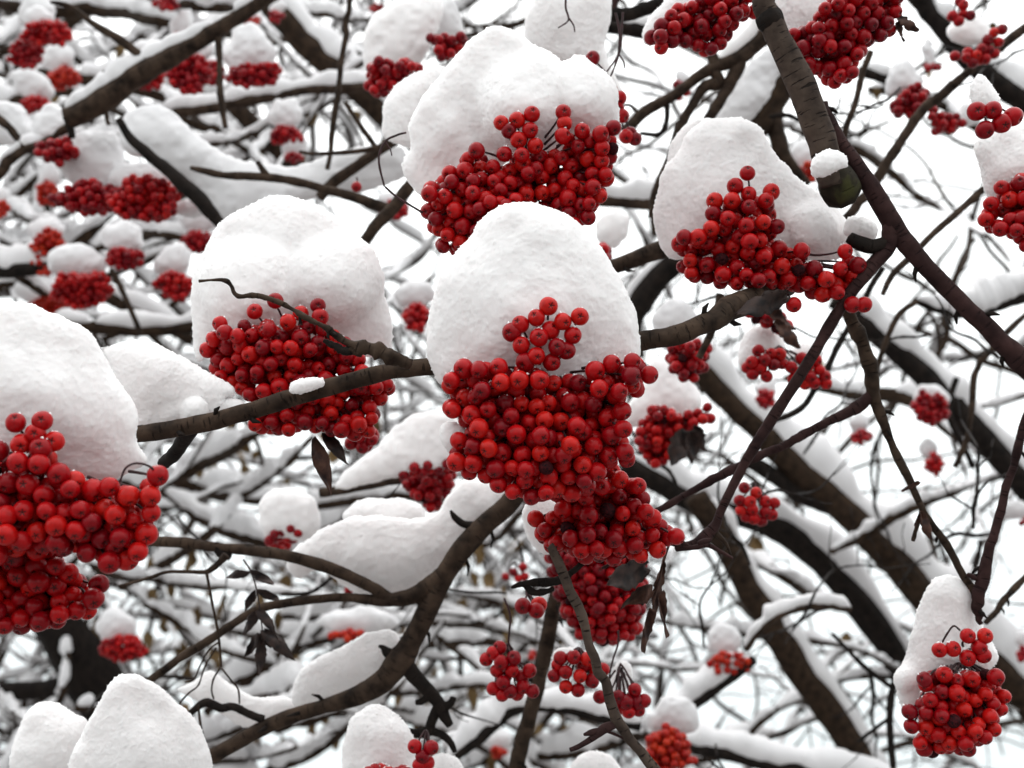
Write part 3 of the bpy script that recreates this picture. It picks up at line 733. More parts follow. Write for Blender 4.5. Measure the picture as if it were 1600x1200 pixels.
branch([(310, 1102, 2), (314, 1130, 2), (320, 1155, 2), (324, 1178, 3)], 0.76, 'tiny dry stalk hanging on the bottom end of the stout bent branch', BARK, seed=14)

# ------------------------------------------------------------------ the snow on the near bunches
cap('central', [(692, 600), (680, 580), (668, 555), (667, 505), (684, 450), (706, 400), (735, 356), (762, 334), (800, 325), (850, 329), (886, 343), (914, 372), (944, 405), (969, 443), (989, 485), (1000, 520), (1003, 552), (985, 590), (930, 610), (850, 620), (760, 620)],
    0.565, 'tallest smooth snow dome, above the central hanging column of berries', kz=0.50)
cap('left', [(-130, 600), (-90, 520), (-40, 480), (0, 470), (50, 477), (80, 488), (110, 500), (140, 518), (160, 543), (175, 572), (193, 610), (208, 645), (212, 690), (238, 722), (215, 738), (160, 752), (100, 742), (40, 740), (-60, 740), (-130, 700)],
    0.515, 'broad snow heap on the big bunch at the left edge', kz=0.45)
cap('left_back', [(150, 545), (170, 533), (200, 530), (235, 540), (275, 560), (310, 580), (345, 598), (362, 612), (345, 625), (378, 632), (365, 644), (300, 656), (225, 670), (200, 690), (190, 640), (170, 590)],
    0.61, 'pointed snow wedge lying on the cut end of the long branch', kz=0.45, lumps=[(300, 640, 10, 22)], group='snow lying along branches', name='branch_snow')
cap('second', [(302, 560), (298, 490), (305, 440), (325, 385), (350, 345), (390, 312), (430, 297), (470, 303), (510, 325), (545, 360), (575, 408), (595, 460), (609, 510), (611, 552), (570, 560), (500, 540), (430, 525), (380, 520), (340, 540), (318, 565)],
    0.665, 'leaning snow dome with a shelf, on the bunch left of the centre', kz=0.45, lumps=[(400, 450, -10, 92), (510, 440, 0, 80)])
cap('upper', [(672, 310), (636, 285), (627, 255), (640, 228), (640, 200), (650, 175), (670, 140), (698, 110), (718, 82), (740, 60), (770, 42), (802, 50), (830, 74), (846, 106), (872, 114), (890, 104), (910, 90), (926, 113), (946, 140), (960, 165), (958, 200), (915, 222), (870, 240), (800, 250), (770, 272), (720, 290)],
    0.66, 'two-humped snow heap on the large bunch above the centre', kz=0.45, lumps=[(815, 165, 0, 85), (905, 155, 18, 56)])
cap('upper_low', [(600, 215), (596, 175), (615, 140), (650, 113), (695, 98), (700, 130), (660, 180), (650, 230), (625, 225)], 0.80, 'low rounded snow lump tucked behind the two-humped heap', kz=0.6)
cap('right', [(1050, 400), (1030, 365), (1028, 305), (1040, 265), (1060, 240), (1076, 212), (1105, 194), (1140, 189), (1180, 200), (1202, 230), (1230, 258), (1260, 288), (1290, 310), (1315, 345), (1328, 378), (1300, 398), (1240, 400), (1200, 420), (1150, 420), (1090, 400)],
    0.66, 'sloping snow dome on the bunch under the sawn-off branch', kz=0.45, lumps=[(1262, 355, 0, 48)])
cap('right_back', [(1040, 262), (1050, 218), (1078, 192), (1106, 186), (1120, 200), (1090, 240), (1060, 280)], 0.70, 'thin sliver of snow peeping out left of the sloping dome', kz=0.6)
cap('right_edge', [(1526, 262), (1520, 230), (1540, 205), (1600, 188), (1680, 195), (1720, 240), (1700, 310), (1620, 320), (1575, 310), (1545, 320), (1532, 290)], 0.665, 'smooth snow cap on the bunch cut by the right edge', kz=0.5)
cap('top_left', [(575, 112), (564, 88), (566, 58), (582, 28), (612, 4), (655, -10), (690, -2), (685, 40), (668, 75), (655, 100), (615, 108)], 0.98, 'taller round snow cap of a pair at the top, left of the centre', kz=0.6)
cap('top_left_b', [(668, 62), (662, 30), (672, 2), (700, -6), (720, 15), (728, 52), (712, 62), (690, 66)], 1.0, 'smaller snow cap of a pair at the top, beside a taller one', kz=0.6)
cap('top_back', [(818, 62), (828, 20), (855, -12), (900, -40), (940, -22), (948, 30), (940, 75), (975, 140), (958, 160), (925, 105), (890, 100), (856, 92), (835, 80)], 0.80, 'large snow mass at the top edge behind the two-humped heap', kz=0.55)
cap('lower_right', [(1410, 1110), (1403, 1045), (1418, 990), (1435, 940), (1455, 910), (1480, 902), (1508, 918), (1525, 950), (1535, 975), (1550, 1000), (1560, 1030), (1540, 1055), (1480, 1060), (1445, 1090), (1425, 1120)],
    0.665, 'narrow leaning snow cap on the lowest bunch at the right', kz=0.5, lumps=[(1420, 1060, 6, 24)])
cap('bottom_left', [(100, 1230), (112, 1165), (140, 1110), (170, 1066), (200, 1054), (230, 1064), (260, 1084), (290, 1110), (312, 1150), (322, 1200), (315, 1270), (210, 1290), (120, 1280)], 0.66, 'big pale snow mound on the bottom edge, taller of two', kz=0.55)
cap('bottom_left_b', [(18, 1230), (34, 1145), (58, 1106), (86, 1104), (115, 1120), (134, 1132), (130, 1180), (120, 1230), (70, 1260)], 0.72, 'lower snow mound leaning against the taller one on the bottom edge', kz=0.6)
cap('mid_low', [(446, 880), (462, 850), (478, 838), (500, 820), (545, 806), (600, 810), (650, 806), (684, 798), (700, 772), (730, 752), (770, 752), (795, 772), (745, 828), (705, 872), (670, 908), (640, 925), (560, 922), (500, 892), (466, 905)],
    0.80, 'wide flat snow slab in the crook of the stout bent branch', kz=0.45, group='snow lying along branches', name='branch_snow')
cap('mid_low_b', [(535, 812), (550, 786), (590, 774), (640, 782), (660, 800), (655, 825), (590, 832)], 0.86, 'small snow hump on top of the wide flat slab', kz=0.6, group='snow lying along branches', name='branch_snow')
cap('crook', [(452, 1095), (458, 1058), (480, 1032), (530, 1006), (570, 988), (604, 984), (622, 1002), (614, 1040), (582, 1068), (520, 1090), (470, 1108)], 0.80, 'snow wedge on the lower limb of the stout bent branch', kz=0.5, group='snow lying along branches', name='branch_snow')
cap('crook_b', [(380, 1135), (330, 1105), (275, 1080), (300, 1062), (330, 1045), (360, 1068), (400, 1090), (455, 1095), (470, 1112), (420, 1130)], 0.83, 'thin ragged snow strip behind the dry hanging stalk', kz=0.5, group='snow lying along branches', name='branch_snow')
cap('bottom_mid', [(538, 1180), (545, 1130), (565, 1104), (590, 1096), (616, 1114), (636, 1150), (648, 1190), (640, 1240), (540, 1240)], 0.72, 'egg-shaped snow cap on the bottom edge under the stout bent branch', kz=0.6)
cap('bottom_mid_b', [(652, 1215), (664, 1188), (692, 1174), (722, 1190), (730, 1230), (660, 1250)], 0.76, 'small snow cap on the bottom edge right of the egg-shaped one', kz=0.6)
cap('bottom_mid_c', [(890, 1215), (905, 1185), (930, 1173), (955, 1182), (972, 1215), (930, 1240)], 0.80, 'snow cap just showing on the bottom edge below the hanging branch', kz=0.6)
cap('left_of_trunk', [(522, 768), (532, 735), (580, 700), (620, 656), (660, 640), (705, 640), (720, 690), (700, 730), (650, 740), (600, 752)], 0.92, 'slanting snow drift left of the central column, below the long branch', kz=0.5, group='snow lying along branches', name='branch_snow')
cap('small_mid', [(412, 845), (404, 795), (424, 770), (460, 767), (490, 788), (498, 828), (478, 842), (440, 840)], 0.98, 'small round snow cap left of the wide flat slab', kz=0.6)
cap('right_of_centre', [(975, 665), (985, 625), (1000, 595), (1020, 560), (1045, 558), (1075, 590), (1095, 622), (1080, 650), (1030, 662)], 0.97, 'snow cap just right of the central column, under the long branch', kz=0.5)
cap('right_small', [(1160, 575), (1157, 535), (1175, 513), (1208, 518), (1228, 540), (1215, 565), (1180, 575)], 0.83, 'bright snow cap on the twin bunch behind the slanting side branch', kz=0.6)
cap('right_small_b', [(1224, 560), (1240, 540), (1268, 533), (1284, 548), (1276, 572), (1244, 572)], 0.84, 'little snow patch on the right half of the twin bunch', kz=0.6)
cap('behind_branch', [(1020, 520), (1024, 490), (1040, 472), (1062, 468), (1084, 486), (1095, 515), (1060, 530)], 1.0, 'snow cap rising behind the long branch, right of the central dome', kz=0.6)
cap('top_mid', [(1000, 65), (1010, 35), (1032, 10), (1060, -10), (1100, -20), (1110, 5), (1080, 25), (1040, 45), (1020, 75)], 0.72, 'snow edge on the top bunch left of the sawn-off branch', kz=0.5)
cap('top_right', [(1218, 30), (1215, -30), (1260, -50), (1300, -40), (1300, 0), (1280, 30), (1252, 50), (1230, 55)], 0.72, 'snow patch on the top bunch right of the sawn-off branch', kz=0.5)
cap('stub_snow', [(1266, 276), (1272, 252), (1288, 238), (1306, 236), (1320, 246), (1323, 260), (1306, 264), (1288, 274)], 0.596, 'small snow ring round the end of the sawn-off branch', kz=0.55, group='snow lying along branches', name='branch_snow')
cap('elbow_snow', [(1318, 366), (1320, 345), (1335, 335), (1356, 340), (1372, 356), (1366, 374), (1345, 372)], 0.645, 'snow clump sitting in the elbow of the dark reddish branch', kz=0.6, group='snow lying along branches', name='branch_snow')
cap('branch_crumb', [(452, 612), (456, 598), (476, 592), (504, 590), (506, 602), (490, 608), (470, 614)], 0.575, 'crumbly snow bit on the long branch in front of the second bunch', kz=0.6, group='snow lying along branches', name='branch_snow')
cap('five_snow', [(1514, 150), (1516, 128), (1530, 112), (1546, 124), (1556, 145), (1562, 165), (1545, 172), (1525, 168)], 0.64, 'icy snow blob above five large berries near the right edge', kz=0.6)
cap('ice_bit', [(692, 690), (690, 668), (704, 660), (720, 668), (735, 685), (725, 702), (705, 706)], 0.545, 'glassy snow bit stuck in the left side of the central berries', kz=0.6, group='snow lying along branches', name='branch_snow')
cap('low_centre', [(820, 830), (822, 790), (850, 770), (880, 800), (880, 850), (850, 870)], 0.64, 'snow remnant between the central berries and the rear stalk', kz=0.5, group='snow lying along branches', name='branch_snow')
cap('trio_b', [(862, 1020), (878, 1010), (906, 1014), (930, 1022), (928, 1040), (890, 1040), (866, 1036)], 0.75, 'thin snow topping on the middle one of three small hanging bunches', kz=0.6)
cap('trio_c', [(955, 1075), (955, 1045), (970, 1030), (986, 1038), (990, 1060), (980, 1080), (965, 1085)], 0.76, 'thin snow tuft on the third small hanging bunch', kz=0.6)

# ------------------------------------------------------------------ the near bunches of berries
bunch([(690, 600), (712, 578), (740, 566), (800, 570), (860, 578), (900, 585), (935, 570), (975, 555), (1004, 552), (1022, 585), (1000, 620), (980, 640), (990, 688), (988, 722), (940, 750), (925, 775), (834, 790), (768, 760), (714, 742), (692, 705), (706, 680), (722, 670), (692, 640), (684, 618)],
      0.535, 'large central bunch of bright red berries under the tallest snow dome', 'red', caps=['central'], seed=1, kz=0.5, hub=(850, 580),
      extra=[(857, 479, 4), (838, 497, 6), (813, 507, 2), (800, 519), (879, 503, 8), (906, 495, 4), (842, 528, 14), (815, 540, 8), (895, 524, 4), (870, 543, 14), (838, 557, 16), (821, 566, 8), (860, 516, 0), (862, 566, 4), (885, 548, 3),
             (750, 579, 8), (780, 575, 6), (725, 576), (707, 595, 2), (755, 611, 12), (784, 599, 12), (812, 595, 10), (843, 595, 10), (986, 566, 8), (984, 588, 14), (1014, 586), (934, 608, 22), (965, 613, 18), (955, 569), (929, 580, 6), (845, 680, 14), (900, 665, 10), (890, 695, 18), (880, 710, 8), (975, 706, 4)])
bunch([(850, 735), (900, 715), (950, 725), (975, 738), (1004, 752), (1022, 800), (1052, 825), (1056, 850), (1022, 872), (960, 885), (900, 872), (850, 862), (826, 832), (822, 800), (862, 792)],
      0.575, 'middle bunch of the central column, hanging below the large one', 'red', seed=2, kz=0.6, extra=[(1056, 838), (940, 762, 8), (968, 750, 6), (996, 760, 6), (1008, 800, 4)])
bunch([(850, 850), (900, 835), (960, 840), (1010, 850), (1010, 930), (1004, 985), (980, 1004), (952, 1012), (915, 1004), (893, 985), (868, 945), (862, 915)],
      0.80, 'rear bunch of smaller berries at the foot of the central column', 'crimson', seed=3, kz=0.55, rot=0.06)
bunch([(-90, 690), (0, 712), (45, 700), (78, 700), (102, 735), (150, 748), (200, 760), (232, 740), (258, 745), (252, 790), (241, 830), (226, 870), (190, 894), (150, 892), (110, 872), (50, 868), (-90, 870)],
      0.475, 'nearest bunch of large red berries at the left edge', 'red', caps=['left'], seed=4, kz=0.45, hub=(60, 720),
      extra=[(25, 661, 4), (66, 658, 4), (56, 678, 8), (84, 690, 4), (34, 695, 10), (64, 701, 8), (-2, 704), (29, 724, 12), (61, 726, 12), (91, 741, 8), (245, 744, 8), (233, 775, 6), (170, 761, 6), (200, 775, 4)],
      stem=[(188, 752, 1.8, .468), (196, 732, 1.8, .462), (212, 724, 1.8, .462), (232, 728, 1.8, .466), (244, 738, 1.8, .47)])
bunch([(-90, 810), (0, 810), (80, 820), (110, 882), (165, 905), (168, 922), (152, 960), (112, 972), (80, 986), (30, 992), (0, 986), (-90, 980)],
      0.50, 'shaded lower bunch of berries at the left edge, under a nearer one', 'red', seed=5, kz=0.5, rot=0.03)
bunch([(310, 560), (328, 522), (362, 505), (420, 498), (455, 505), (492, 492), (522, 512), (552, 524), (572, 562), (602, 588), (634, 602), (602, 632), (590, 672), (560, 690), (520, 682), (480, 674), (440, 684), (400, 676), (380, 655), (390, 630), (358, 612), (336, 592), (318, 575)],
      0.62, 'wide bunch of dark red berries crossed by a long branch', 'red', caps=['second'], seed=6, kz=0.45, rot=0.05, hub=(450, 560),
      extra=[(398, 487, 3), (430, 470, 3), (344, 506, 3), (497, 478, 3), (500, 496, 6), (352, 520, 8), (372, 526, 6), (420, 516, 8), (450, 504, 8), (470, 490, 2)])
bunch([(655, 315), (672, 282), (700, 262), (730, 236), (764, 240), (784, 258), (800, 232), (840, 234), (868, 228), (882, 202), (910, 206), (946, 198), (970, 212), (962, 260), (956, 300), (936, 332), (912, 356), (820, 372), (745, 390), (700, 406), (686, 400), (668, 372), (662, 345)],
      0.62, 'large bunch spread beneath the two-humped snow heap', 'red', caps=['upper'], seed=7, kz=0.45, hub=(820, 250),
      extra=[(783, 192, 5), (808, 188, 5), (831, 179, 5), (795, 205, 8), (828, 204, 8), (810, 219, 10), (880, 176, 3), (882, 193, 5), (788, 241, 8), (815, 243, 10), (879, 213, 8), (909, 205, 8), (937, 210, 8), (958, 200, 2), (745, 236, 5), (672, 303, 3), (836, 228, 6)],
      stem=[(660, 332, 1.8, .61), (640, 320, 1.8, .60), (618, 306, 1.8, .60), (602, 292, 1.8, .60)])
bunch([(1046, 388), (1064, 362), (1100, 354), (1120, 322), (1150, 312), (1196, 308), (1216, 345), (1216, 372), (1240, 380), (1266, 386), (1272, 410), (1300, 412), (1330, 396), (1358, 430), (1354, 462), (1322, 470), (1262, 466), (1220, 455), (1146, 452), (1090, 446), (1056, 425)],
      0.62, 'pyramid-shaped bunch of berries under the sloping snow dome', 'red', caps=['right'], seed=8, kz=0.5, hub=(1190, 400),
      extra=[(1168, 271, 5), (1149, 291, 5), (1170, 304, 9), (1205, 300, 5), (1117, 314, 4), (1144, 314, 9), (1197, 314, 8), (1170, 324, 10), (1114, 334, 6), (1138, 342, 10), (1192, 348, 8), (1214, 354, 4), (1166, 353, 10), (1112, 358, 6), (1070, 371, 3), (1092, 371, 4), (1251, 391, 6), (1320, 393, 6), (1240, 476), (1332, 476), (1350, 476), (1290, 436, 10)])
bunch([(1440, 1052), (1466, 1040), (1496, 1044), (1526, 1046), (1552, 1036), (1566, 1056), (1578, 1090), (1566, 1134), (1532, 1172), (1490, 1180), (1452, 1188), (1430, 1164), (1432, 1120), (1436, 1080)],
      0.63, 'compact red bunch under the narrow leaning snow cap', 'red', caps=['lower_right'], seed=9, kz=0.6, rot=0.04, hub=(1510, 1030),
      extra=[(1468, 1016, 5), (1489, 1014, 6), (1512, 994, 5), (1539, 994, 5), (1512, 1028, 6), (1530, 1012, 6), (1536, 1024, 4), (1421, 1112), (1424, 1135), (1445, 1062, 4)],
      stem=[(1472, 1004, 1.6), (1480, 990, 1.6), (1490, 978, 1.6), (1500, 985, 1.6)])
bunch([(1003, 55), (1036, 25), (1064, 5), (1100, -10), (1160, -25), (1190, 0), (1188, 30), (1160, 42), (1140, 62), (1120, 88), (1095, 92), (1064, 76), (1030, 82), (1008, 72)],
      0.66, 'red bunch hanging from the top edge left of the sawn-off branch', 'crimson', caps=['top_mid'], seed=10, kz=0.5)
bunch([(1232, 50), (1262, 34), (1284, 8), (1320, -25), (1400, -30), (1410, 0), (1402, 42), (1388, 62), (1350, 84), (1336, 120), (1310, 138), (1284, 130), (1256, 110), (1236, 120), (1226, 80)],
      0.66, 'dense crimson bunch at the top edge right of the sawn-off branch', 'crimson', caps=['top_right'], seed=11, kz=0.5)
bunch([(1530, 348), (1545, 302), (1560, 282), (1598, 266), (1680, 270), (1690, 380), (1620, 392), (1590, 386), (1570, 368), (1545, 366)],
      0.63, 'red bunch cut by the right edge beneath a smooth cap', 'red', caps=['right_edge'], seed=12, kz=0.5, rot=0.04)
bunch(None, 0.60, 'five large berries in a loose group near the right edge', 'crimson', seed=13, rscale=1.12, extra=[(1526, 174), (1551, 172, 6), (1583, 182), (1539, 203, 4), (1565, 193, 3)], hub=(1552, 160), rot=0)
bunch(None, 0.71, 'first of three small bunches on thin stalks, left of the grey branch', 'crimson', seed=14, rot=0, hub=(795, 1010),
      extra=[(770, 1021), (781, 1012, -6), (803, 1028, 8), (783, 1035, 12), (800, 1048, 8), (776, 1048), (827, 1048), (786, 1066, 12), (771, 1076), (797, 1080, 10), (817, 1073, 2), (832, 1080, 2), (785, 1086, 6), (815, 1058, -8), (760, 1030, -8), (790, 1056, -12), (808, 1084, -10)],
      stem=[(788, 935, 1.8), (797, 960, 1.8), (796, 985, 1.8), (795, 1005, 1.8), (802, 1015, 1.6)])
bunch(None, 0.70, 'middle one of three small bunches on thin stalks, thinly topped with snow', 'red', caps=['trio_b'], seed=15, rot=0, hub=(905, 1015),
      extra=[(876, 1028), (896, 1027, 6), (918, 1030, 4), (942, 1046), (866, 1056), (884, 1050, 10), (906, 1056, 12), (925, 1064, 4), (884, 1073, 6), (903, 1078, 6), (872, 1040, -8), (930, 1050, -10), (912, 1040, -10)])
bunch(None, 0.71, 'third of three small bunches, lowest and farthest right', 'crimson', caps=['trio_c'], seed=16, rot=0, hub=(970, 1040),
      extra=[(937, 1089), (966, 1089, 6), (992, 1078), (1007, 1095), (960, 1099), (982, 1112, 4), (979, 1097, 8), (996, 1097, 2), (950, 1088, -8), (988, 1090, -10), (972, 1106, -10), (998, 1110, -6)],
      stem=[(966, 985, 1.6), (966, 1005, 1.6), (958, 1030, 1.4), (952, 1060, 1.4), (956, 1080, 1.2)])
bunch(None, 0.64, 'two lone berries hanging side by side left of the rear bunch', 'red', seed=17, rot=0, hub=(822, 925), extra=[(817, 947), (838, 954), (842, 945, -14)])
bunch(None, 0.80, 'twin bunch of red berries behind the slanting side branch', 'red', caps=['right_small', 'right_small_b'], seed=18, rot=0.0, hub=(1220, 540),
      extra=[(1185, 548), (1205, 553, -4), (1175, 566, 4), (1195, 563, 8), (1219, 553), (1176, 584), (1198, 588, 4), (1209, 570, 6), (1236, 574, 4), (1253, 560, 2), (1275, 563), (1249, 583, 6), (1266, 588, 6), (1289, 588), (1291, 599), (1239, 592), (1262, 572, 4), (1280, 578, 2), (1188, 576, 2), (1222, 568, -6), (1272, 598), (1168, 574, -4), (1258, 600, -4)])
bunch(None, 0.82, 'small bunch of rounded berries below the crossing side branches', 'red', seed=19, rot=0.0, hub=(1182, 755),
      extra=[(1163, 762), (1181, 770), (1156, 782), (1172, 784, 8), (1210, 786), (1196, 784, 2), (1158, 798), (1176, 796, 8), (1196, 800, 4), (1178, 810, 2), (1206, 804), (1190, 814, -4), (1166, 808, -2)])
bunch([(1036, 548), (1062, 534), (1110, 534), (1108, 575), (1086, 598), (1060, 592), (1042, 572)], 0.86, 'dark red bunch hanging just under the long branch, right of the centre', 'crimson', seed=20, kz=0.6, rot=0.06)
bunch([(1017, 632), (1040, 634), (1065, 642), (1090, 640), (1100, 622), (1112, 632), (1114, 660), (1090, 667), (1080, 690), (1056, 720), (1032, 732), (1005, 720), (992, 680), (998, 658)], 0.93, 'shaded bunch right of the central column with blackened leaves', 'red', caps=['right_of_centre'], seed=21, kz=0.55, rot=0.10)
bunch(None, 0.70, 'scattered berries along the right side of the two-humped heap', 'crimson', seed=22, rot=0, hub=(962, 130),
      extra=[(868, 104), (926, 91), (948, 131, -4), (968, 153), (972, 181), (964, 168, -6), (979, 213), (992, 217, -3), (985, 208, -6), (955, 142, -8)],
      stem=[(962, 20, 2), (968, 50, 2), (966, 85, 1.8), (958, 110, 1.6), (950, 128, 1.4)])
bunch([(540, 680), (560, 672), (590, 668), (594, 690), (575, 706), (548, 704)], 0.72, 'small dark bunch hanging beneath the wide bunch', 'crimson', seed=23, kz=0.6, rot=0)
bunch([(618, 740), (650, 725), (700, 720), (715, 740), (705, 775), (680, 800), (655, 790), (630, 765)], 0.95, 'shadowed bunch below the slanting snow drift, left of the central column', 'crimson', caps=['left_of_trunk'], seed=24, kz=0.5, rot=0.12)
bunch([(1162, 478), (1200, 470), (1222, 490), (1240, 500), (1225, 525), (1195, 515), (1172, 502)], 0.80, 'half-hidden dark bunch beneath the long branch at its right end', 'crimson', seed=25, kz=0.5, rot=0.25)
bunch(None, 0.68, 'three berries at the bottom edge under the knobbly spur', 'crimson', seed=26, rot=0, hub=(664, 1145), extra=[(648, 1166), (674, 1168), (660, 1182, 4), (655, 1195), (668, 1192, -6)])
bunch([(565, 1205), (580, 1193), (620, 1192), (640, 1200), (635, 1225), (570, 1225)], 0.68, 'red berries just showing under the egg-shaped cap at the bottom edge', 'red', caps=['bottom_mid'], seed=27, kz=0.6, rot=0)
bunch([(412, 850), (428, 828), (450, 822), (474, 820), (476, 838), (460, 850), (440, 864), (420, 864)], 1.0, 'loose berries on the small round cap left of the wide slab', 'crimson', caps=['small_mid'], seed=28, kz=0.6, rot=0)
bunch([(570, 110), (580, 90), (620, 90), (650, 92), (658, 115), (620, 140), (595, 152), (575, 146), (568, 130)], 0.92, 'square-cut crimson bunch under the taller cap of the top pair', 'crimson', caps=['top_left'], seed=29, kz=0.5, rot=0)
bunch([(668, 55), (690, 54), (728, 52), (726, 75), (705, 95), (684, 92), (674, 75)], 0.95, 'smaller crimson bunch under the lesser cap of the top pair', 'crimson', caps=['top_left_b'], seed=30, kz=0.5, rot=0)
bunch(None, 0.95, 'four berries in a tuft on the upper right edge of the tree', 'crimson', seed=31, rot=0, hub=(1502, 0), extra=[(1505, 8), (1488, 25), (1516, 24), (1498, 33, 2), (1505, 22, -4), (1500, 2, -5)])
bunch(None, 0.95, 'string of berries curving under a snow clump at the upper right', 'red', seed=32, rot=0.1, hub=(1530, 70), extra=[(1566, 46), (1553, 51), (1543, 62), (1492, 88), (1510, 90), (1526, 86, 4), (1546, 78), (1560, 66), (1540, 92, 2), (1520, 98), (1534, 76, 4), (1554, 84, -4), (1530, 94, -6), (1512, 82, -6)])
bunch([(1390, 168), (1402, 152), (1420, 134), (1442, 130), (1452, 150), (1446, 172), (1426, 186), (1402, 182)], 1.05, 'bunch under a pointed snow cap at the upper right', 'crimson', seed=33, kz=0.6, rot=0)
bunch([(1452, 166), (1474, 172), (1492, 176), (1512, 186), (1500, 206), (1476, 212), (1456, 206)], 1.05, 'bunch trailing right of the pointed snow cap at the upper right', 'crimson', seed=34, kz=0.6, rot=0)
bunch(None, 1.15, 'four tiny berries beside the dark peeling stub', 'red', seed=35, rot=0, hub=(806, 880), extra=[(790, 901), (802, 894), (817, 886), (820, 901), (810, 904)])
bunch(None, 0.9, 'single berry dangling in the gap left of the two-humped heap', 'red', seed=36, rot=0, hub=(556, 275), extra=[(557, 292)], rscale=1.0)
bunch([(918, 385), (930, 375), (950, 380), (962, 400), (945, 412), (925, 402)], 0.85, 'few berries behind the right shoulder of the tallest snow dome', 'crimson', seed=37, kz=0.6, rot=0)

# ------------------------------------------------------------------ leaves that still hang
def leaf_thing(label, D, lfs, mat, rachis=None, name='withered_leaf', cat='leaf', group='withered leaves'):
    gs = [leaf_geo(P(*a, D), P(*b, D + dd), wd * D / FPX, -FW + 0.3 * RT * math.sin(k), k + 5, *(ex or ())) for k, (a, b, wd, dd, ex) in enumerate(lfs)]
    if rachis:
        q, r = sample(rachis, D); root = link(name, mesh_np(name, *tube(q, r, 6, 1, 0.1)), mat)
        for g in gs: link('leaflet', mesh_np('leaflet', *g), mat, root)
    else:
        root = link(name, mesh_np(name, *gs[0]), mat)
        for g in gs[1:]: link('leaflet', mesh_np('leaflet', *g), mat, root)
    return tag(root, label, cat, group)
leaf_thing('feathered black leaf with paired leaflets, hanging under the left-hand branch', 0.73,
           [((392, 893), (357, 900), 9, .01, None), ((394, 893), (430, 914), 8, -.01, None), ((399, 922), (383, 952), 9, .01, None), ((401, 922), (436, 936), 9, 0, None), ((404, 953), (380, 992), 10, .01, None),
            ((406, 953), (440, 1002), 10, -.01, None), ((409, 986), (386, 1024), 10, .01, None), ((410, 986), (424, 1012), 8, 0, None), ((412, 984), (462, 1032), 13, -.01, None), ((410, 998), (404, 1056), 11, 0, None)],
           LEAF, [(380, 874, 1.3), (392, 893, 1.3), (401, 922, 1.2), (406, 953, 1.1), (410, 986, 1), (410, 1000, .9)])
leaf_thing('long dark leaf drooping below the wide bunch, longer of two', 0.60, [((492, 682), (518, 772), 16, .01, (0.5, 0.3, .06))], LEAF_BROWN)
leaf_thing('short black leaf beside the long drooping one below the wide bunch', 0.63, [((508, 676), (545, 726), 13, -.01, (0.5, 0.2, .06))], LEAF)
leaf_thing('ragged brown leaf hanging at the right of the central column, with a curled tip', 0.62,
           [((1036, 872), (1020, 960), 12, .01, (0.6, 0.5, .25)), ((1030, 930), (1040, 1000), 9, -.02, (0.6, 0.4, .3)), ((1016, 950), (1003, 1018), 13, .0, (0.5, 0.3, .12)), ((1024, 915), (975, 945), 17, .02, (0.4, 0.3, .15))], LEAF_BROWN, [(1046, 850, 2), (1038, 872, 2.2), (1030, 905, 2), (1020, 945, 1.6)])
leaf_thing('black crumpled leaves sunk into the rear bunch of the central column', 0.70, [((1010, 885), (950, 915), 26, -.02, (0.3, 0.2, .15)), ((1000, 905), (955, 900), 20, .02, (0.2, 0.2, .1))], LEAF)
leaf_thing('black leaves hanging from the shaded bunch right of the centre', 0.90, [((1070, 672), (1050, 728), 20, -.01, (0.3, 0.2, .2)), ((1082, 672), (1080, 724), 18, 0, (0.3, 0.2, .2)), ((1085, 665), (1100, 705), 14, .01, (0.3, 0.2, .2))], LEAF)
leaf_thing('dark jagged leaf on the right end of the top bunch', 0.67, [((1396, 22), (1434, 50), 10, 0, (0.3, 0.3, .3)), ((1400, 35), (1412, 66), 7, 0, (0.3, 0.3, .3))], LEAF_BROWN)
leaf_thing('small curled brown leaves on the thin forked branch at the right', 0.655, [((1438, 798), (1452, 842), 11, 0, (0.5, 0.4, .15)), ((1440, 800), (1428, 822), 8, 0, (0.5, 0.4, .15)), ((1436, 752), (1408, 768), 6, 0, None)], LEAF_BROWN)
leaf_thing('brown withered leaf hanging above the twin bunch', 0.78, [((1210, 500), (1248, 545), 14, 0, (0.4, 0.3, .2)), ((1196, 480), (1238, 515), 14, .01, (0.4, 0.3, .2))], LEAF_BROWN)
leaf_thing('black scrap of leaf under the right end of the long branch', 0.60, [((1230, 462), (1150, 492), 20, -.01, (0.3, 0.2, .2))], LEAF)

# ------------------------------------------------------------------ boughs of the middle distance, each with its snow
def bough(pts, D, label, mat=BARK_FAR, hf=2.2, wf=1.4, sides=(), snow=None, gap=-0.7, seed=0, wob=2.5, sl=0):
    branch(pts, D, label, mat, sides, seed=seed, wob=wob, group='boughs of the tree behind the bunches')
    if snow: ridge(pts[sl:], D, snow, hf, wf, seed, gap)
bough([(440, -20, 10), (410, 0, 10), (340, 46, 12), (272, 86, 14), (212, 120, 16), (160, 156, 18), (106, 184, 17)], 1.12, 'thick dark broken bough slanting across the upper left', BARK, 2.2, 1.2, seed=21,
      sides=[('side_twig', [(108, 182, 8), (110, 200, 6), (112, 215, 5)], BARK_DARK), ('side_twig', [(235, 100, 8), (190, 65, 7), (150, 40, 5), (110, 10, 4), (80, 3, 3)], BARK),
             ('side_twig', [(340, 46, 7), (343, 100, 5), (345, 150, 5), (352, 200, 4)], BARK), ('side_twig', [(165, 110, 4), (162, 140, 4), (165, 170, 4), (170, 195, 3)], BARK)],
      snow='long snow strip on the thick broken bough in the upper left')
bough([(400, -20, 22), (430, 15, 21), (470, 60, 20), (510, 98, 20), (550, 132, 21), (600, 175, 21), (660, 230, 22)], 1.75, 'thick brown bough descending behind the top pair of caps', BARK_FAR, 2.0, 1.3, seed=22, snow='broad snow lying on the thick brown bough behind the top pair of caps')
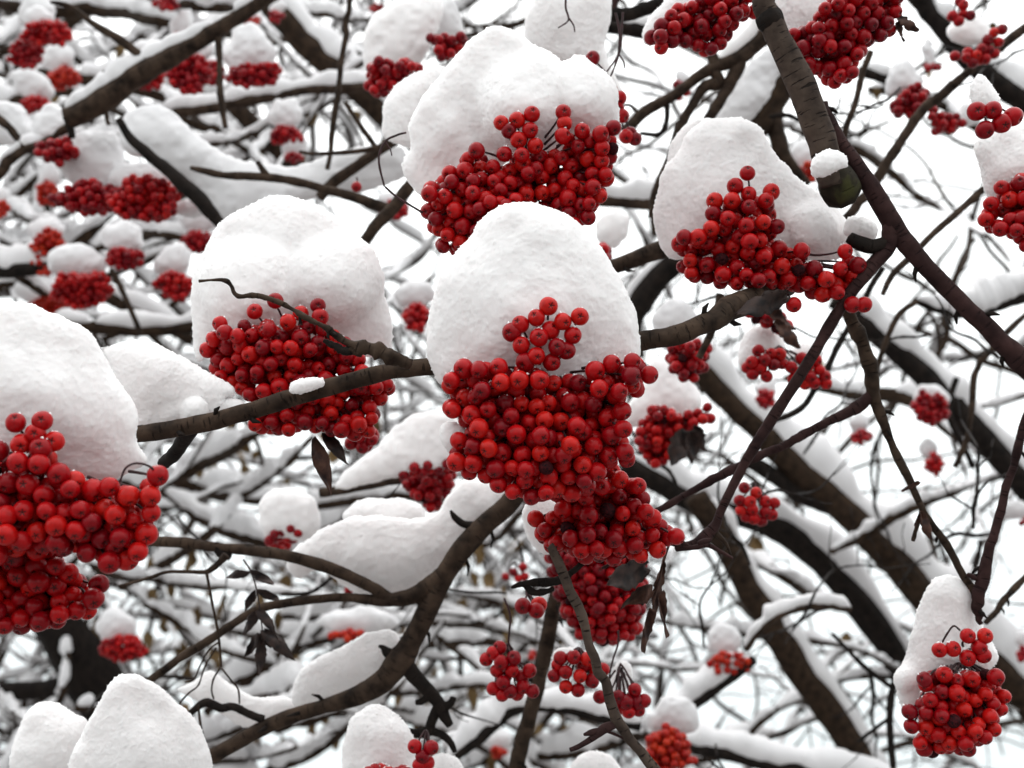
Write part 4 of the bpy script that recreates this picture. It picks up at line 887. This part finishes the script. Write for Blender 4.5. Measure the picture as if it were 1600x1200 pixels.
bough([(-20, 300, 8), (5, 262, 8), (35, 236, 8), (70, 224, 8), (105, 200, 7)], 1.15, 'dark curved bough at the left edge', BARK, 2.6, 1.5, seed=23, sides=[('side_twig', [(40, 232, 6), (15, 200, 6), (-10, 180, 6)], BARK)], snow='snow heaped on the dark curved bough at the left edge')
cap('m_edge', [(-20, 215), (-20, 160), (10, 155), (40, 165), (52, 195), (48, 222), (20, 228)], 1.2, 'smooth snow dome at the left edge, level with the broken bough', kz=0.6)
bough([(620, 330, 9), (560, 310, 8), (500, 293, 7), (455, 281, 6.5), (412, 277, 6.5), (360, 275, 6), (325, 268, 5.5), (298, 262, 3)], 0.98, 'thin forked twig with a blunt tip above the leaning dome', BARK, seed=24, sides=[('side_twig', [(420, 277, 5), (411, 265, 4.5), (403, 252, 4)], BARK)], snow=None)
bough([(186, 185, 6), (205, 215, 7), (235, 243, 9), (268, 270, 11), (296, 298, 12), (325, 328, 11), (352, 358, 9), (380, 390, 9)], 1.02, 'dark scaly bough running down behind the upper left snow ridge', BARK_DARK, seed=25, snow=None)
cap('long_snow', [(188, 215), (198, 178), (232, 164), (272, 174), (300, 208), (345, 243), (400, 258), (480, 252), (560, 232), (630, 225), (640, 280), (560, 300), (480, 305), (420, 330), (350, 345), (320, 310), (280, 268), (235, 240), (205, 235)], 1.08, 'long smooth snow ridge sweeping right from the upper left bunches', kz=0.4, group='snow lying along branches', name='branch_snow')
bough([(245, 180, 6), (280, 176, 9), (340, 168, 9), (400, 156, 9), (470, 143, 8), (560, 136, 8), (620, 132, 8)], 1.5, 'level bough with deep snow in the upper left', BARK, 3.0, 1.6, seed=26, snow='deep level snow roll on the level bough in the upper left', gap=-2)
bough([(350, 150, 15), (385, 185, 15), (420, 220, 15), (450, 250, 15), (500, 300, 15)], 1.9, 'short thick bough slanting behind the long smooth ridge', BARK_FAR, 1.2, 1.1, seed=27, snow=None)
bough([(270, 185, 8), (340, 205, 9), (400, 225, 9), (445, 238, 9)], 2.0, 'grey bough behind the long smooth ridge, thinner one', BARK_FAR, 2.2, 1.3, seed=28, snow='low snow on the thinner grey bough behind the long ridge')
bough([(547, -10, 4.5), (540, 50, 4.5), (532, 110, 4.5), (523, 180, 5), (512, 265, 3.5)], 1.05, 'straight upright twig in front of the upper left boughs', BARK, seed=29, snow=None)
bough([(466, 236, 2.5), (500, 240, 3), (560, 236, 4), (600, 228, 4)], 1.0, 'short level twig ending beside the upright twig', BARK, seed=30, snow=None)
bough([(560, 392, 10), (590, 350, 10), (620, 318, 10), (650, 280, 9)], 0.95, 'grey bough rising behind the left end of the large upper bunch', BARK, seed=31, snow=None)
bough([(500, 310, 8), (540, 270, 9), (590, 235, 9), (640, 205, 9)], 1.05, 'bough slanting up to the low rounded lump', BARK, 1.6, 1.2, seed=32, snow=None, sides=[('side_twig', [(590, 235, 5), (560, 190, 4), (540, 160, 4)], BARK)])
bough([(-20, 425, 11), (30, 422, 11), (80, 418, 10)], 1.5, 'dark bough end at the left edge under the orange bunch', BARK_DARK, 3.0, 1.6, seed=33, snow='snow roll on the dark bough end at the left edge')
bough([(80, 500, 10), (150, 512, 11), (210, 516, 11), (270, 515, 10), (330, 505, 10)], 1.5, 'brown bough behind the left-hand snow heap, lower one', BARK_FAR, 2.4, 1.5, seed=34, snow='snow on the lower brown bough behind the left-hand heap')
bough([(150, 455, 9), (200, 478, 10), (250, 502, 10), (300, 530, 10)], 1.6, 'brown bough behind the left-hand snow heap, upper slanting one', BARK_FAR, 2.4, 1.5, seed=35, snow='snow on the upper slanting bough behind the left-hand heap')
bough([(175, 420, 4), (190, 450, 4.5), (205, 490, 4.5), (222, 525, 4.5)], 1.3, 'thin dark twig slanting through the mid-left gap', BARK, seed=36, snow=None)
# middle top and right
bough([(890, 90, 11), (920, 55, 11), (945, 22, 12), (965, -15, 12)], 0.86, 'purplish bough behind the right hump of the upper heap', BARK_RED, seed=37, snow=None, sides=[('side_branch', [(948, 22, 10), (985, 22, 11), (1030, 5, 12), (1070, -20, 12)], BARK_DARK)])
bough([(946, 42, 10), (985, 46, 11), (1030, 52, 11), (1080, 60, 10)], 1.15, 'dark bough stub behind the top bunch', BARK_DARK, 2.0, 1.4, seed=38, snow='snow on the dark stub behind the top bunch')
bough([(975, 205, 9), (1010, 175, 9), (1050, 152, 8), (1085, 125, 9), (1120, 105, 10), (1160, 85, 13), (1200, 45, 15), (1230, 0, 15)], 0.95, 'dark branching bough between the two top bunches', BARK, 1.8, 1.2, seed=39, snow='snow on the upper part of the branching bough between the top bunches', sl=4,
      sides=[('side_branch', [(1112, 85, 8), (1116, 110, 9), (1122, 128, 10), (1100, 135, 9), (1080, 165, 7), (1060, 205, 7), (1045, 250, 6), (1025, 300, 6), (1018, 340, 5)], BARK),
             ('side_branch', [(1160, 90, 11), (1140, 130, 11), (1120, 165, 10), (1100, 195, 9)], BARK), ('side_twig', [(1040, 155, 5), (1042, 185, 4), (1030, 210, 4), (1000, 208, 3)], BARK_DARK),
             ('side_twig', [(1000, 180, 3), (985, 165, 2.5), (972, 165, 2)], BARK)])
bough([(1275, 40, 26), (1245, 85, 30), (1210, 135, 32), (1180, 180, 32), (1150, 225, 30), (1120, 270, 28)], 1.15, 'fat brown limb passing behind the sawn-off branch', BARK_FAR, seed=40, snow=None,
      sides=[('side_branch', [(1208, 165, 14), (1210, 200, 13), (1222, 240, 12), (1238, 262, 10), (1260, 290, 8)], BARK)])
cap('limb_snow', [(1110, 200), (1122, 170), (1142, 128), (1166, 100), (1190, 82), (1222, 68), (1236, 90), (1215, 125), (1190, 165), (1160, 200), (1135, 210)], 1.06, 'steep snow strip on the fat limb behind the sawn-off branch', kz=0.5, group='snow lying along branches', name='branch_snow')
bough([(950, 420, 12), (985, 408, 13), (1020, 395, 14), (1060, 380, 14)], 0.80, 'grey bough running from the tallest dome to the pyramid-shaped bunch', BARK, seed=41, snow=None)
bough([(1075, 400, 20), (1050, 415, 20), (1020, 440, 20), (1000, 470, 22), (985, 505, 20), (990, 560, 16)], 1.15, 'crooked dark limb right of the tallest dome', BARK_DARK, 1.2, 1.2, seed=42, rough=0.1, snow='snow on the crooked dark limb right of the tallest dome') if False else bough([(1075, 400, 20), (1050, 415, 20), (1020, 440, 20), (1000, 470, 22), (985, 505, 20), (990, 560, 16)], 1.15, 'crooked dark limb right of the tallest dome', BARK_DARK, 1.2, 1.2, seed=42, snow='snow on the crooked dark limb right of the tallest dome')
bough([(900, 310, 10), (960, 314, 10), (1010, 318, 10), (1060, 322, 9)], 1.2, 'bough between the large upper bunch and the sloping dome', BARK, 4.2, 2.0, seed=43, snow='bright snow on the bough between the large upper bunch and the sloping dome', gap=-2)
bough([(1090, 560, 5), (1106, 530, 6), (1118, 500, 6), (1125, 460, 6)], 0.78, 'short upright twig crossing behind the long branch', BARK, seed=44, snow=None)
bough([(1040, 520, 17), (1090, 575, 18), (1140, 628, 18), (1190, 678, 20), (1245, 732, 21), (1300, 780, 22), (1350, 828, 25), (1400, 880, 27), (1450, 940, 27), (1510, 1000, 26), (1570, 1060, 26), (1650, 1140, 26)], 1.85, 'long dark trunk-like bough running diagonally to the lower right', BARK_FAR, 2.6, 1.3, seed=45, snow='long snow band on the diagonal trunk-like bough', gap=-1.2,
      sides=[('side_branch', [(1160, 715, 10), (1205, 742, 12), (1250, 772, 13), (1300, 792, 14), (1345, 825, 14)], BARK_DARK), ('side_twig', [(1318, 800, 9), (1314, 750, 6), (1302, 715, 4)], BARK_DARK)])
bough([(975, 725, 17), (1045, 764, 19), (1110, 793, 20), (1172, 808, 20), (1235, 838, 21), (1290, 885, 22), (1340, 945, 23), (1390, 1012, 23), (1430, 1078, 22), (1480, 1160, 22)], 1.95, 'second dark diagonal bough, below the trunk-like one', BARK_DARK, 2.4, 1.3, seed=46, snow='snow band on the second dark diagonal bough', gap=-1.2)
bough([(1085, 775, 19), (1120, 825, 20), (1150, 880, 20), (1180, 935, 21), (1215, 992, 22), (1252, 1050, 23), (1298, 1112, 24), (1340, 1180, 25), (1380, 1245, 25)], 1.8, 'curving brown bough forking off the second dark diagonal down to the bottom edge', BARK_FAR, 2.1, 1.25, seed=47, snow='snow along the curving brown bough to the bottom edge', gap=-1.2)
bough([(1300, 470, 12), (1345, 500, 15), (1395, 545, 16), (1460, 605, 18), (1530, 680, 19), (1600, 755, 20), (1660, 820, 20)], 1.7, 'black bough slanting across the right side', BARK_DARK, 2.7, 1.4, seed=48, snow='snow along the black bough slanting across the right side', gap=-1.5)
bough([(1420, -30, 15), (1450, 15, 15), (1490, 65, 16), (1540, 118, 16), (1600, 160, 17), (1660, 200, 17)], 1.5, 'black bough in the upper right corner', BARK_DARK, 2.6, 1.4, seed=49, snow='thick snow on the black bough in the upper right corner', gap=-2)
bough([(1620, 30, 7), (1570, 70, 7), (1522, 106, 7), (1475, 145, 7.5), (1428, 188, 8), (1395, 240, 8), (1365, 290, 8), (1335, 325, 8), (1300, 375, 8)], 0.98, 'straight dark twig running up to the upper right corner', BARK, seed=50, snow=None)
bough([(1362, 80, 5), (1350, 110, 5), (1338, 160, 5), (1322, 205, 5), (1316, 250, 4)], 0.95, 'thin upright twig right of the dense crimson bunch', BARK, seed=51, snow=None)
bough([(1340, 112, 8), (1370, 120, 8), (1400, 132, 9), (1430, 150, 8)], 1.4, 'short bough under the upper right sky gap', BARK_DARK, 2.6, 1.5, seed=52, snow='snow on the short bough under the upper right sky gap')
bough([(1430, 470, 5), (1460, 482, 6), (1490, 488, 8), (1530, 484, 9), (1570, 474, 9), (1630, 455, 9)], 1.25, 'level bough at the right edge carrying deep snow', BARK_DARK, 4.6, 2.2, seed=53, snow='deep snow on the level bough at the right edge', gap=-2)
bough([(1600, 245, 4), (1560, 275, 5), (1525, 305, 5.5), (1480, 345, 5.5), (1438, 385, 5), (1400, 425, 5), (1380, 460, 4)], 0.9, 'slender twig left of the bunch cut by the right edge', BARK, seed=54, snow=None)
bough([(1432, 470, 4), (1405, 492, 4.5), (1385, 530, 4.5), (1372, 575, 4), (1365, 610, 4)], 1.0, 'thin curved twig hooking down from the deep-snow bough', BARK, seed=55, snow=None)
bough([(1620, 470, 4), (1575, 520, 5), (1535, 560, 5), (1522, 590, 5), (1518, 640, 5), (1508, 690, 4.5), (1490, 730, 4)], 1.1, 'bent thin twig in front of the black slanting bough', BARK, seed=56, snow=None)
bough([(1380, 420, 5), (1350, 470, 5), (1310, 540, 5), (1280, 600, 5), (1250, 640, 5), (1200, 660, 4)], 1.0, 'dark arching twig behind the slanting side branch', BARK_DARK, seed=57, snow=None)
bough([(1165, 1015, 5), (1185, 985, 6), (1215, 962, 6), (1255, 948, 6.5), (1300, 946, 6), (1330, 952, 4)], 1.2, 'arched twig over the lower right sky gap', BARK, 2.4, 1.6, seed=58, snow='thin snow on the arched twig over the lower right sky gap')
bough([(1395, 1200, 5), (1392, 1120, 5.5), (1398, 1060, 5), (1385, 1040, 4)], 1.2, 'upright black twig left of the lowest bunch', BARK_DARK, seed=59, snow=None, sides=[('side_twig', [(1395, 1075, 4), (1360, 1050, 4), (1330, 1020, 3.5), (1300, 990, 3)], BARK_DARK), ('side_twig', [(1393, 1120, 3), (1365, 1140, 3), (1340, 1160, 3)], BARK_DARK)])
bough([(1620, 880, 4), (1590, 915, 5), (1560, 950, 5), (1540, 975, 4)], 0.85, 'bare twig right of the narrow leaning cap', BARK, seed=60, snow=None)
bough([(1050, 1125, 9), (1080, 1105, 10), (1110, 1080, 10), (1140, 1060, 10), (1180, 1030, 9)], 1.3, 'dark bough below the orange bunch at the bottom', BARK_DARK, 2.8, 1.6, seed=61, snow='snow on the dark bough below the orange bunch')
bough([(1060, 1160, 11), (1110, 1172, 12), (1170, 1185, 13), (1240, 1200, 13), (1300, 1215, 12)], 1.5, 'snow-laden bough along the bottom edge', BARK_DARK, 2.8, 1.5, seed=62, snow='thick snow on the bough along the bottom edge', gap=-2)
bough([(700, 1190, 9), (740, 1160, 10), (775, 1130, 10), (800, 1110, 9), (850, 1106, 8), (900, 1112, 8), (950, 1125, 8), (1000, 1135, 8)], 1.2, 'bent bough passing behind the three small bunches', BARK_DARK, 3.0, 1.7, seed=63, snow='rounded snow on the bent bough behind the three small bunches', gap=-2)
bough([(500, 770, 7), (560, 762, 8), (610, 752, 8), (660, 742, 8)], 0.97, 'bough hidden below the slanting snow drift', BARK, seed=64, snow=None)
bough([(-40, 780, 30), (20, 860, 32), (60, 930, 34), (100, 985, 36), (135, 1040, 38), (165, 1090, 40), (190, 1150, 42), (210, 1220, 44)], 2.6, 'dark distant trunk standing behind the bottom left mounds', BARK_DARK, seed=65, snow=None, sides=[('side_branch', [(140, 1060, 20), (80, 1075, 16), (10, 1080, 14), (-60, 1090, 12)], BARK_DARK)])
bough([(1495, 590, 5), (1480, 640, 5), (1500, 690, 5), (1520, 730, 5)], 1.5, 'short drooping twig below the black slanting bough', BARK_DARK, seed=66, snow=None)
cap('fork_snow', [(1180, 330), (1178, 300), (1200, 290), (1225, 300), (1240, 330), (1215, 345)], 1.3, 'snow lump hidden behind the sloping dome', kz=0.6) if False else None

# ------------------------------------------------------------------ capped bunches of the middle distance: cap box, bunch box, distance, hue, words
FARB = [
 ((28, -10, 82, 40), (12, 62, 68, 108), 1.5, 'crimson', 'in the upper left corner, dark red'), ((36, 8, 84, 42), (34, 30, 118, 72), 1.45, 'red', 'in the upper left corner, ragged and bright'),
 ((64, 66, 118, 112), (74, 104, 126, 146), 1.7, 'orange', 'just below the upper left corner, orange-red'), ((18, 104, 84, 158), (32, 146, 80, 178), 1.6, 'red', 'under a round cap at the left edge'),
 ((47, 164, 109, 226), (58, 212, 120, 258), 1.12, 'crimson', 'at the foot of the broken bough, sharp and small'),
 ((90, 198, 200, 300), (88, 284, 190, 338), 1.12, 'crimson', 'broad, left half of the upper left double bunch'), ((170, 248, 272, 306), (175, 274, 276, 350), 1.10, 'red', 'broad, right half of the upper left double bunch'),
 ((58, 252, 98, 296), (56, 282, 94, 322), 1.6, 'orange', 'orange, left of the double bunch'), ((268, 305, 352, 340), (284, 280, 324, 308), 1.1, 'crimson', 'tiny, right of the double bunch'),
 ((262, 15, 304, 60), (264, 52, 288, 72), 1.5, 'red', 'few berries, on the broken bough'), ((280, 48, 338, 98), (262, 84, 330, 148), 1.25, 'crimson', 'ragged, hanging under the broken bough'),
 ((344, 36, 432, 122), (350, 98, 440, 138), 1.25, 'crimson', 'wide, under a square-shouldered cap'), ((318, 84, 350, 108), (318, 96, 350, 136), 1.4, 'crimson', 'shaded, between the two under the broken bough'),
 ((200, 60, 262, 104), (212, 100, 258, 142), 1.4, 'red', 'behind the broken bough'), ((420, 154, 476, 204), (418, 194, 478, 228), 1.4, 'crimson', 'flat, under a bell-shaped cap'),
 ((440, 210, 484, 246), (442, 238, 478, 254), 1.5, 'crimson', 'thin, below the bell-shaped cap'), ((238, -30, 290, 0), (244, -8, 280, 20), 1.5, 'crimson', 'cut by the top edge, left'),
 ((42, 338, 104, 378), (44, 362, 106, 430), 1.5, 'orange', 'tall and orange-red, mid left'), ((160, 342, 226, 398), (162, 384, 232, 424), 1.3, 'crimson', 'under an upright cap, mid left'),
 ((274, 308, 350, 362), (280, 360, 340, 396), 1.5, 'crimson', 'shaded, left of the leaning dome'), ((70, 382, 162, 436), (72, 424, 174, 482), 1.3, 'red', 'slanting, above the left-hand heap'),
 ((20, 430, 110, 474), (40, 464, 122, 500), 1.6, 'orange', 'orange, touching the left-hand heap'), ((242, 384, 300, 430), (243, 424, 308, 470), 1.3, 'red', 'left of the leaning dome, hanging low'),
 ((618, 438, 690, 482), (626, 474, 674, 516), 1.25, 'red', 'between the leaning dome and the tallest dome'),
 ((152, 952, 216, 1008), (158, 992, 230, 1034), 1.45, 'red', 'lower left, in front of the dark trunk'), ((508, 950, 626, 994), (514, 982, 576, 1003), 1.3, 'orange', 'orange strip above the snow wedge'),
 ((1178, 592, 1214, 618), (1180, 608, 1216, 638), 1.4, 'crimson', 'tiny, left of the slanting side branch'), ((1424, 596, 1482, 640), (1422, 612, 1484, 660), 1.4, 'crimson', 'under a hooded cap, right side'),
 ((1324, 643, 1358, 680), (1328, 670, 1366, 696), 1.5, 'crimson', 'small, under an upright white tuft'), ((1436, 680, 1466, 716), (1446, 710, 1474, 742), 1.7, 'red', 'tiny, under a leaning white tuft'),
 ((1104, 970, 1158, 1028), (1106, 1016, 1172, 1056), 1.3, 'orange', 'orange, lower right of the central column'), ((1010, 1085, 1090, 1150), (1008, 1138, 1086, 1206), 1.1, 'orange', 'dark orange, on the bottom edge'),
 ((1382, 94, 1442, 152), None, 1.08, None, 'pointed'), ((1484, 18, 1552, 74), None, 0.99, None, 'tilted'), ((1496, 160, 1530, 196), None, 1.1, None, 'ragged'),
 ((1238, 214, 1282, 262), (1240, 254, 1284, 282), 1.3, 'orange', 'orange, behind the sawn-off branch'), ((928, 322, 986, 386), None, 0.98, None, 'slanted'),
 ((1438, 62, 1464, 104), (1442, 98, 1472, 114), 1.3, 'crimson', 'two or three berries, upper right sky'), ((1586, 985, 1610, 1010), (1586, 1010, 1612, 1034), 1.5, 'crimson', 'at the right edge beside the lowest bunch'),
 ((1560, 780, 1620, 812), (1590, 808, 1616, 822), 1.6, 'crimson', 'at the right edge, very small'), ((690, 1140, 730, 1170), (698, 1160, 715, 1178), 1.2, 'crimson', 'tiny, bottom edge'),
 ((755, 1140, 800, 1172), (765, 1165, 796, 1186), 1.7, 'orange', 'blurred, under the bent bough'), ((610, -20, 640, 8), (578, 5, 602, 22), 1.7, 'crimson', 'blurred, left of the top pair'),
 ((590, 300, 640, 325), (592, 312, 640, 345), 1.4, 'crimson', 'blurred, left of the large upper bunch'), ((1056, 110, 1075, 130), (1050, 122, 1076, 158), 1.05, 'crimson', 'heart-shaped, between the top bunches'),
 ((-10, 290, 12, 315), (-12, 312, 14, 340), 1.5, 'orange', 'orange, cut by the left edge'), ((366, 14, 410, 40), (380, 26, 412, 40), 1.6, 'orange', 'orange, beside the square-shouldered cap'), ((420, 0, 448, 22), (418, 16, 444, 36), 1.5, 'crimson', 'small, on the thick brown bough'),
 ((550, 915, 560, 925), (540, 915, 552, 928), 1.1, 'crimson', 'single, behind the wide flat slab'), ((845, 1010, 870, 1022), (825, 1015, 842, 1034), 1.3, 'orange', 'blurred, behind the first small bunch'),
]
ONLY = {'pointed': 'pointed snow cap at the upper right, above two joined bunches', 'tilted': 'tilted snow clump among berries in the upper right corner', 'ragged': 'ragged snow patch right of the pointed cap', 'slanted': 'slanted snow cap behind the right shoulder of the tallest dome'}
for k, (cb, bb, D, hue, txt) in enumerate(FARB):
    key = 'far%d' % k
    if bb is None:
        cap(key, box_dome(*cb, k), D, ONLY[txt], kz=0.7, group='snow caps on the background bunches'); continue
    if cb[2] - cb[0] > 14:
        cap(key, box_dome(*cb, k), D + 0.04, 'snow cap over the background bunch ' + txt, kz=0.7, group='snow caps on the background bunches')
    bunch(blob(*bb, k), D, 'background bunch ' + txt, hue, caps=[], seed=100 + k, kz=0.6, rot=0, single=D > 1.22, group='rowan bunches in the background', fill=0.8)

# ------------------------------------------------------------------ the tangle of snowy boughs behind (individually shaped, middle distance)
def rand_line(rg, x, y, ang, L, r, D, bend=0.25, n=6):
    pts = []; a = ang
    for k in range(n):
        pts.append((x, y, r * (1 - 0.8 * k / (n - 1)) * (0.6 if k == 0 else 1), D * (1 + 0.03 * k * rg.uniform(-1, 1))))
        x += math.cos(a) * L / n; y += math.sin(a) * L / n; a += rg.normal(0, bend)
    return pts
rg = np.random.default_rng(11)
ZONES = [  # x0, y0, x1, y1, how many, snow height, words
 (-80, -20, 560, 330, 20, 3.0, 'upper left'), (-80, 300, 640, 560, 18, 3.0, 'middle left'), (180, 680, 860, 960, 12, 2.6, 'lower left of the central column'),
 (-60, 950, 880, 1230, 20, 2.8, 'bottom left'), (880, 900, 1260, 1220, 6, 2.2, 'bottom centre'), (1250, 850, 1640, 1230, 3, 2.0, 'bottom right'), (950, 150, 1640, 560, 3, 1.8, 'upper right'), (1380, 600, 1640, 900, 3, 2.0, 'right edge')]
for (x0, y0, x1, y1, n, hf, wds) in ZONES:
    for k in range(n):
        D = rg.uniform(1.7, 2.7); r = rg.uniform(5, 11)
        a = rg.choice([-1, 1]) * rg.uniform(0.05, 0.85)
        pts = rand_line(rg, rg.uniform(x0, x1) - 260, rg.uniform(y0, y1) - 200 * math.sin(a), a, rg.uniform(420, 800), r * 1.15, D, n=8)
        branch(pts, D, 'thin blurred bough in the background tangle, ' + wds, BARK_FAR, seed=200 + k, group='background boughs, ' + wds, wob=5)
        ridge(pts, D, 'blurred snow roll on a background bough, ' + wds, hf * rg.uniform(.8, 1.3), rg.uniform(1.3, 1.9), 300 + k, -0.6, 'snow on background boughs, ' + wds)
for (x0, y0, x1, y1, n, wds) in [(1050, 20, 1640, 480, 9, 'upper right'), (1050, 480, 1640, 860, 11, 'right side'), (900, 860, 1400, 1200, 9, 'bottom right'), (250, 640, 860, 1180, 7, 'lower left')]:
    for k in range(n):
        D = rg.uniform(0.95, 1.7); a = rg.uniform(0, 6.28)
        pts = rand_line(rg, rg.uniform(x0, x1), rg.uniform(y0, y1), a, rg.uniform(160, 380), rg.uniform(2.2, 4.2), D, 0.3, 8)
        sd_ = []
        for b in range(3):
            q = pts[int(rg.integers(1, 6))]
            sd_.append(('side_twig', rand_line(rg, q[0], q[1], a + rg.choice([-1, 1]) * rg.uniform(0.5, 1.0), rg.uniform(40, 130), q[2] * 0.7, q[3], 0.3, 5)))
        branch(pts, D, 'thin bare twig crossing the gaps between boughs, ' + wds, BARK_DARK, sd_, seed=500 + k, group='bare twigs between the boughs, ' + wds, wob=6, rough=0.15, cat='twig', name='twig')
# the far wood behind everything: one mass of twigs, one of snow, one of dead leaves
tw, sn, lv = [], [], []
FARZ = [(-150, -60, 640, 640, 70, 0.97, 3.8), (-150, 640, 1000, 1260, 130, 0.8, 2.6), (620, -60, 1100, 700, 28, 0.55, 2.2), (1000, -60, 1700, 620, 20, 0.2, 1.8), (1000, 620, 1700, 1260, 30, 0.3, 2.0)]
for (x0, y0, x1, y1, n, ps, hf) in FARZ:
    for k in range(n):
        D = rg.uniform(2.8, 5.5); r = rg.uniform(2.5, 7.5)
        a = rg.choice([-1, 1]) * rg.uniform(0.05, 1.25) + (math.pi if rg.random() < .5 else 0)
        L = rg.uniform(420, 900); pts = rand_line(rg, rg.uniform(x0, x1) - 0.4 * L * math.cos(a), rg.uniform(y0, y1) - 0.4 * L * math.sin(a), a, L, r, D, 0.22, 9)
        p, rr = sample(pts, D, 6, wob=7, seed=k); tw.append(tube(p, rr, 6, k, 0.08))
        if rg.random() < ps: sn.append(ridge_geo(p, rr, hf * rg.uniform(.8, 1.4), rg.uniform(1.3, 2.0), k, -0.5, 0.1, 8))
        for b in range(rg.integers(4, 9)):
            q = pts[int(rg.integers(1, 8))]
            s2 = rand_line(rg, q[0], q[1], a + rg.choice([-1, 1]) * rg.uniform(0.4, 1.1), rg.uniform(50, 180), rg.uniform(1.0, 2.4), q[3], 0.35, 5)
            p2, r2 = sample(s2, D, 4, wob=4, seed=b + k); tw.append(tube(p2, r2, 5, b, 0.08))
            if rg.random() < ps * 0.85: sn.append(ridge_geo(p2, r2, hf * 1.6, 2.2, b + k, -0.4, 0.1, 6))
for k in range(260):
    x, y = (rg.uniform(100, 900), rg.uniform(640, 1230)) if k < 215 else (rg.uniform(1000, 1600), rg.uniform(0, 1200)) if k < 230 else (rg.uniform(0, 560), rg.uniform(-10, 500))
    D = rg.uniform(2.0, 4.0); L = rg.uniform(18, 46)
    lv.append(leaf_geo(P(x, y, D), P(x + rg.normal(0, 8), y + L, D + rg.normal(0, .02)), rg.uniform(7, 15) * D / FPX, -FW + 0.6 * rg.normal(0, 1, 3), k, 0.4, 0.4, 0.12))
tag(link('background_twigs', mesh_np('background_twigs', *merge(tw)), BARK_FAR), 'far-off tangle of fine bare twigs behind the tree', 'twigs', kind='stuff')
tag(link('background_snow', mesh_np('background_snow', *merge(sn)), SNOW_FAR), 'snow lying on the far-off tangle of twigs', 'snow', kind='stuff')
tag(link('dead_leaves', mesh_np('dead_leaves', *merge(lv)), LEAF_OCHRE), 'ochre dead leaves clinging in the far-off tangle', 'leaves', kind='stuff')
# fine bare stalks near the camera
for k, (pts, D, lab) in enumerate([
    ([(885, -8, 1.6), (884, 12, 1.6), (888, 28, 1.6), (884, 36, 1.3), (872, 44, 1)], 0.70, 'tiny forked bare stalk hanging at the top before the large snow mass'),
    ([(600, 292, 1.6), (592, 250, 1.8), (602, 222, 1.8), (620, 212, 1.8), (634, 208, 1.6)], 0.66, 'curled bare stalk at the left of the two-humped heap'),
    ([(974, 20, 2), (970, 60, 2), (966, 85, 1.6), (950, 110, 1.3), (944, 118, 1.2)], 0.72, 'bare fruit stalk dangling between the top bunch and the upper heap')]):
    branch(pts, D, lab, STALK, seed=400 + k, wob=1.5, cat='stalk', name='bare_stalk', group='bare fruit stalks',
           sides=[('side_stalk', [(pts[2][0], pts[2][1], 1.3), (pts[2][0] + 8, pts[2][1] + 12, 1.2), (pts[2][0] + 10, pts[2][1] + 22, 1)])])
print('berries', NB, 'objects', len(bpy.data.objects))
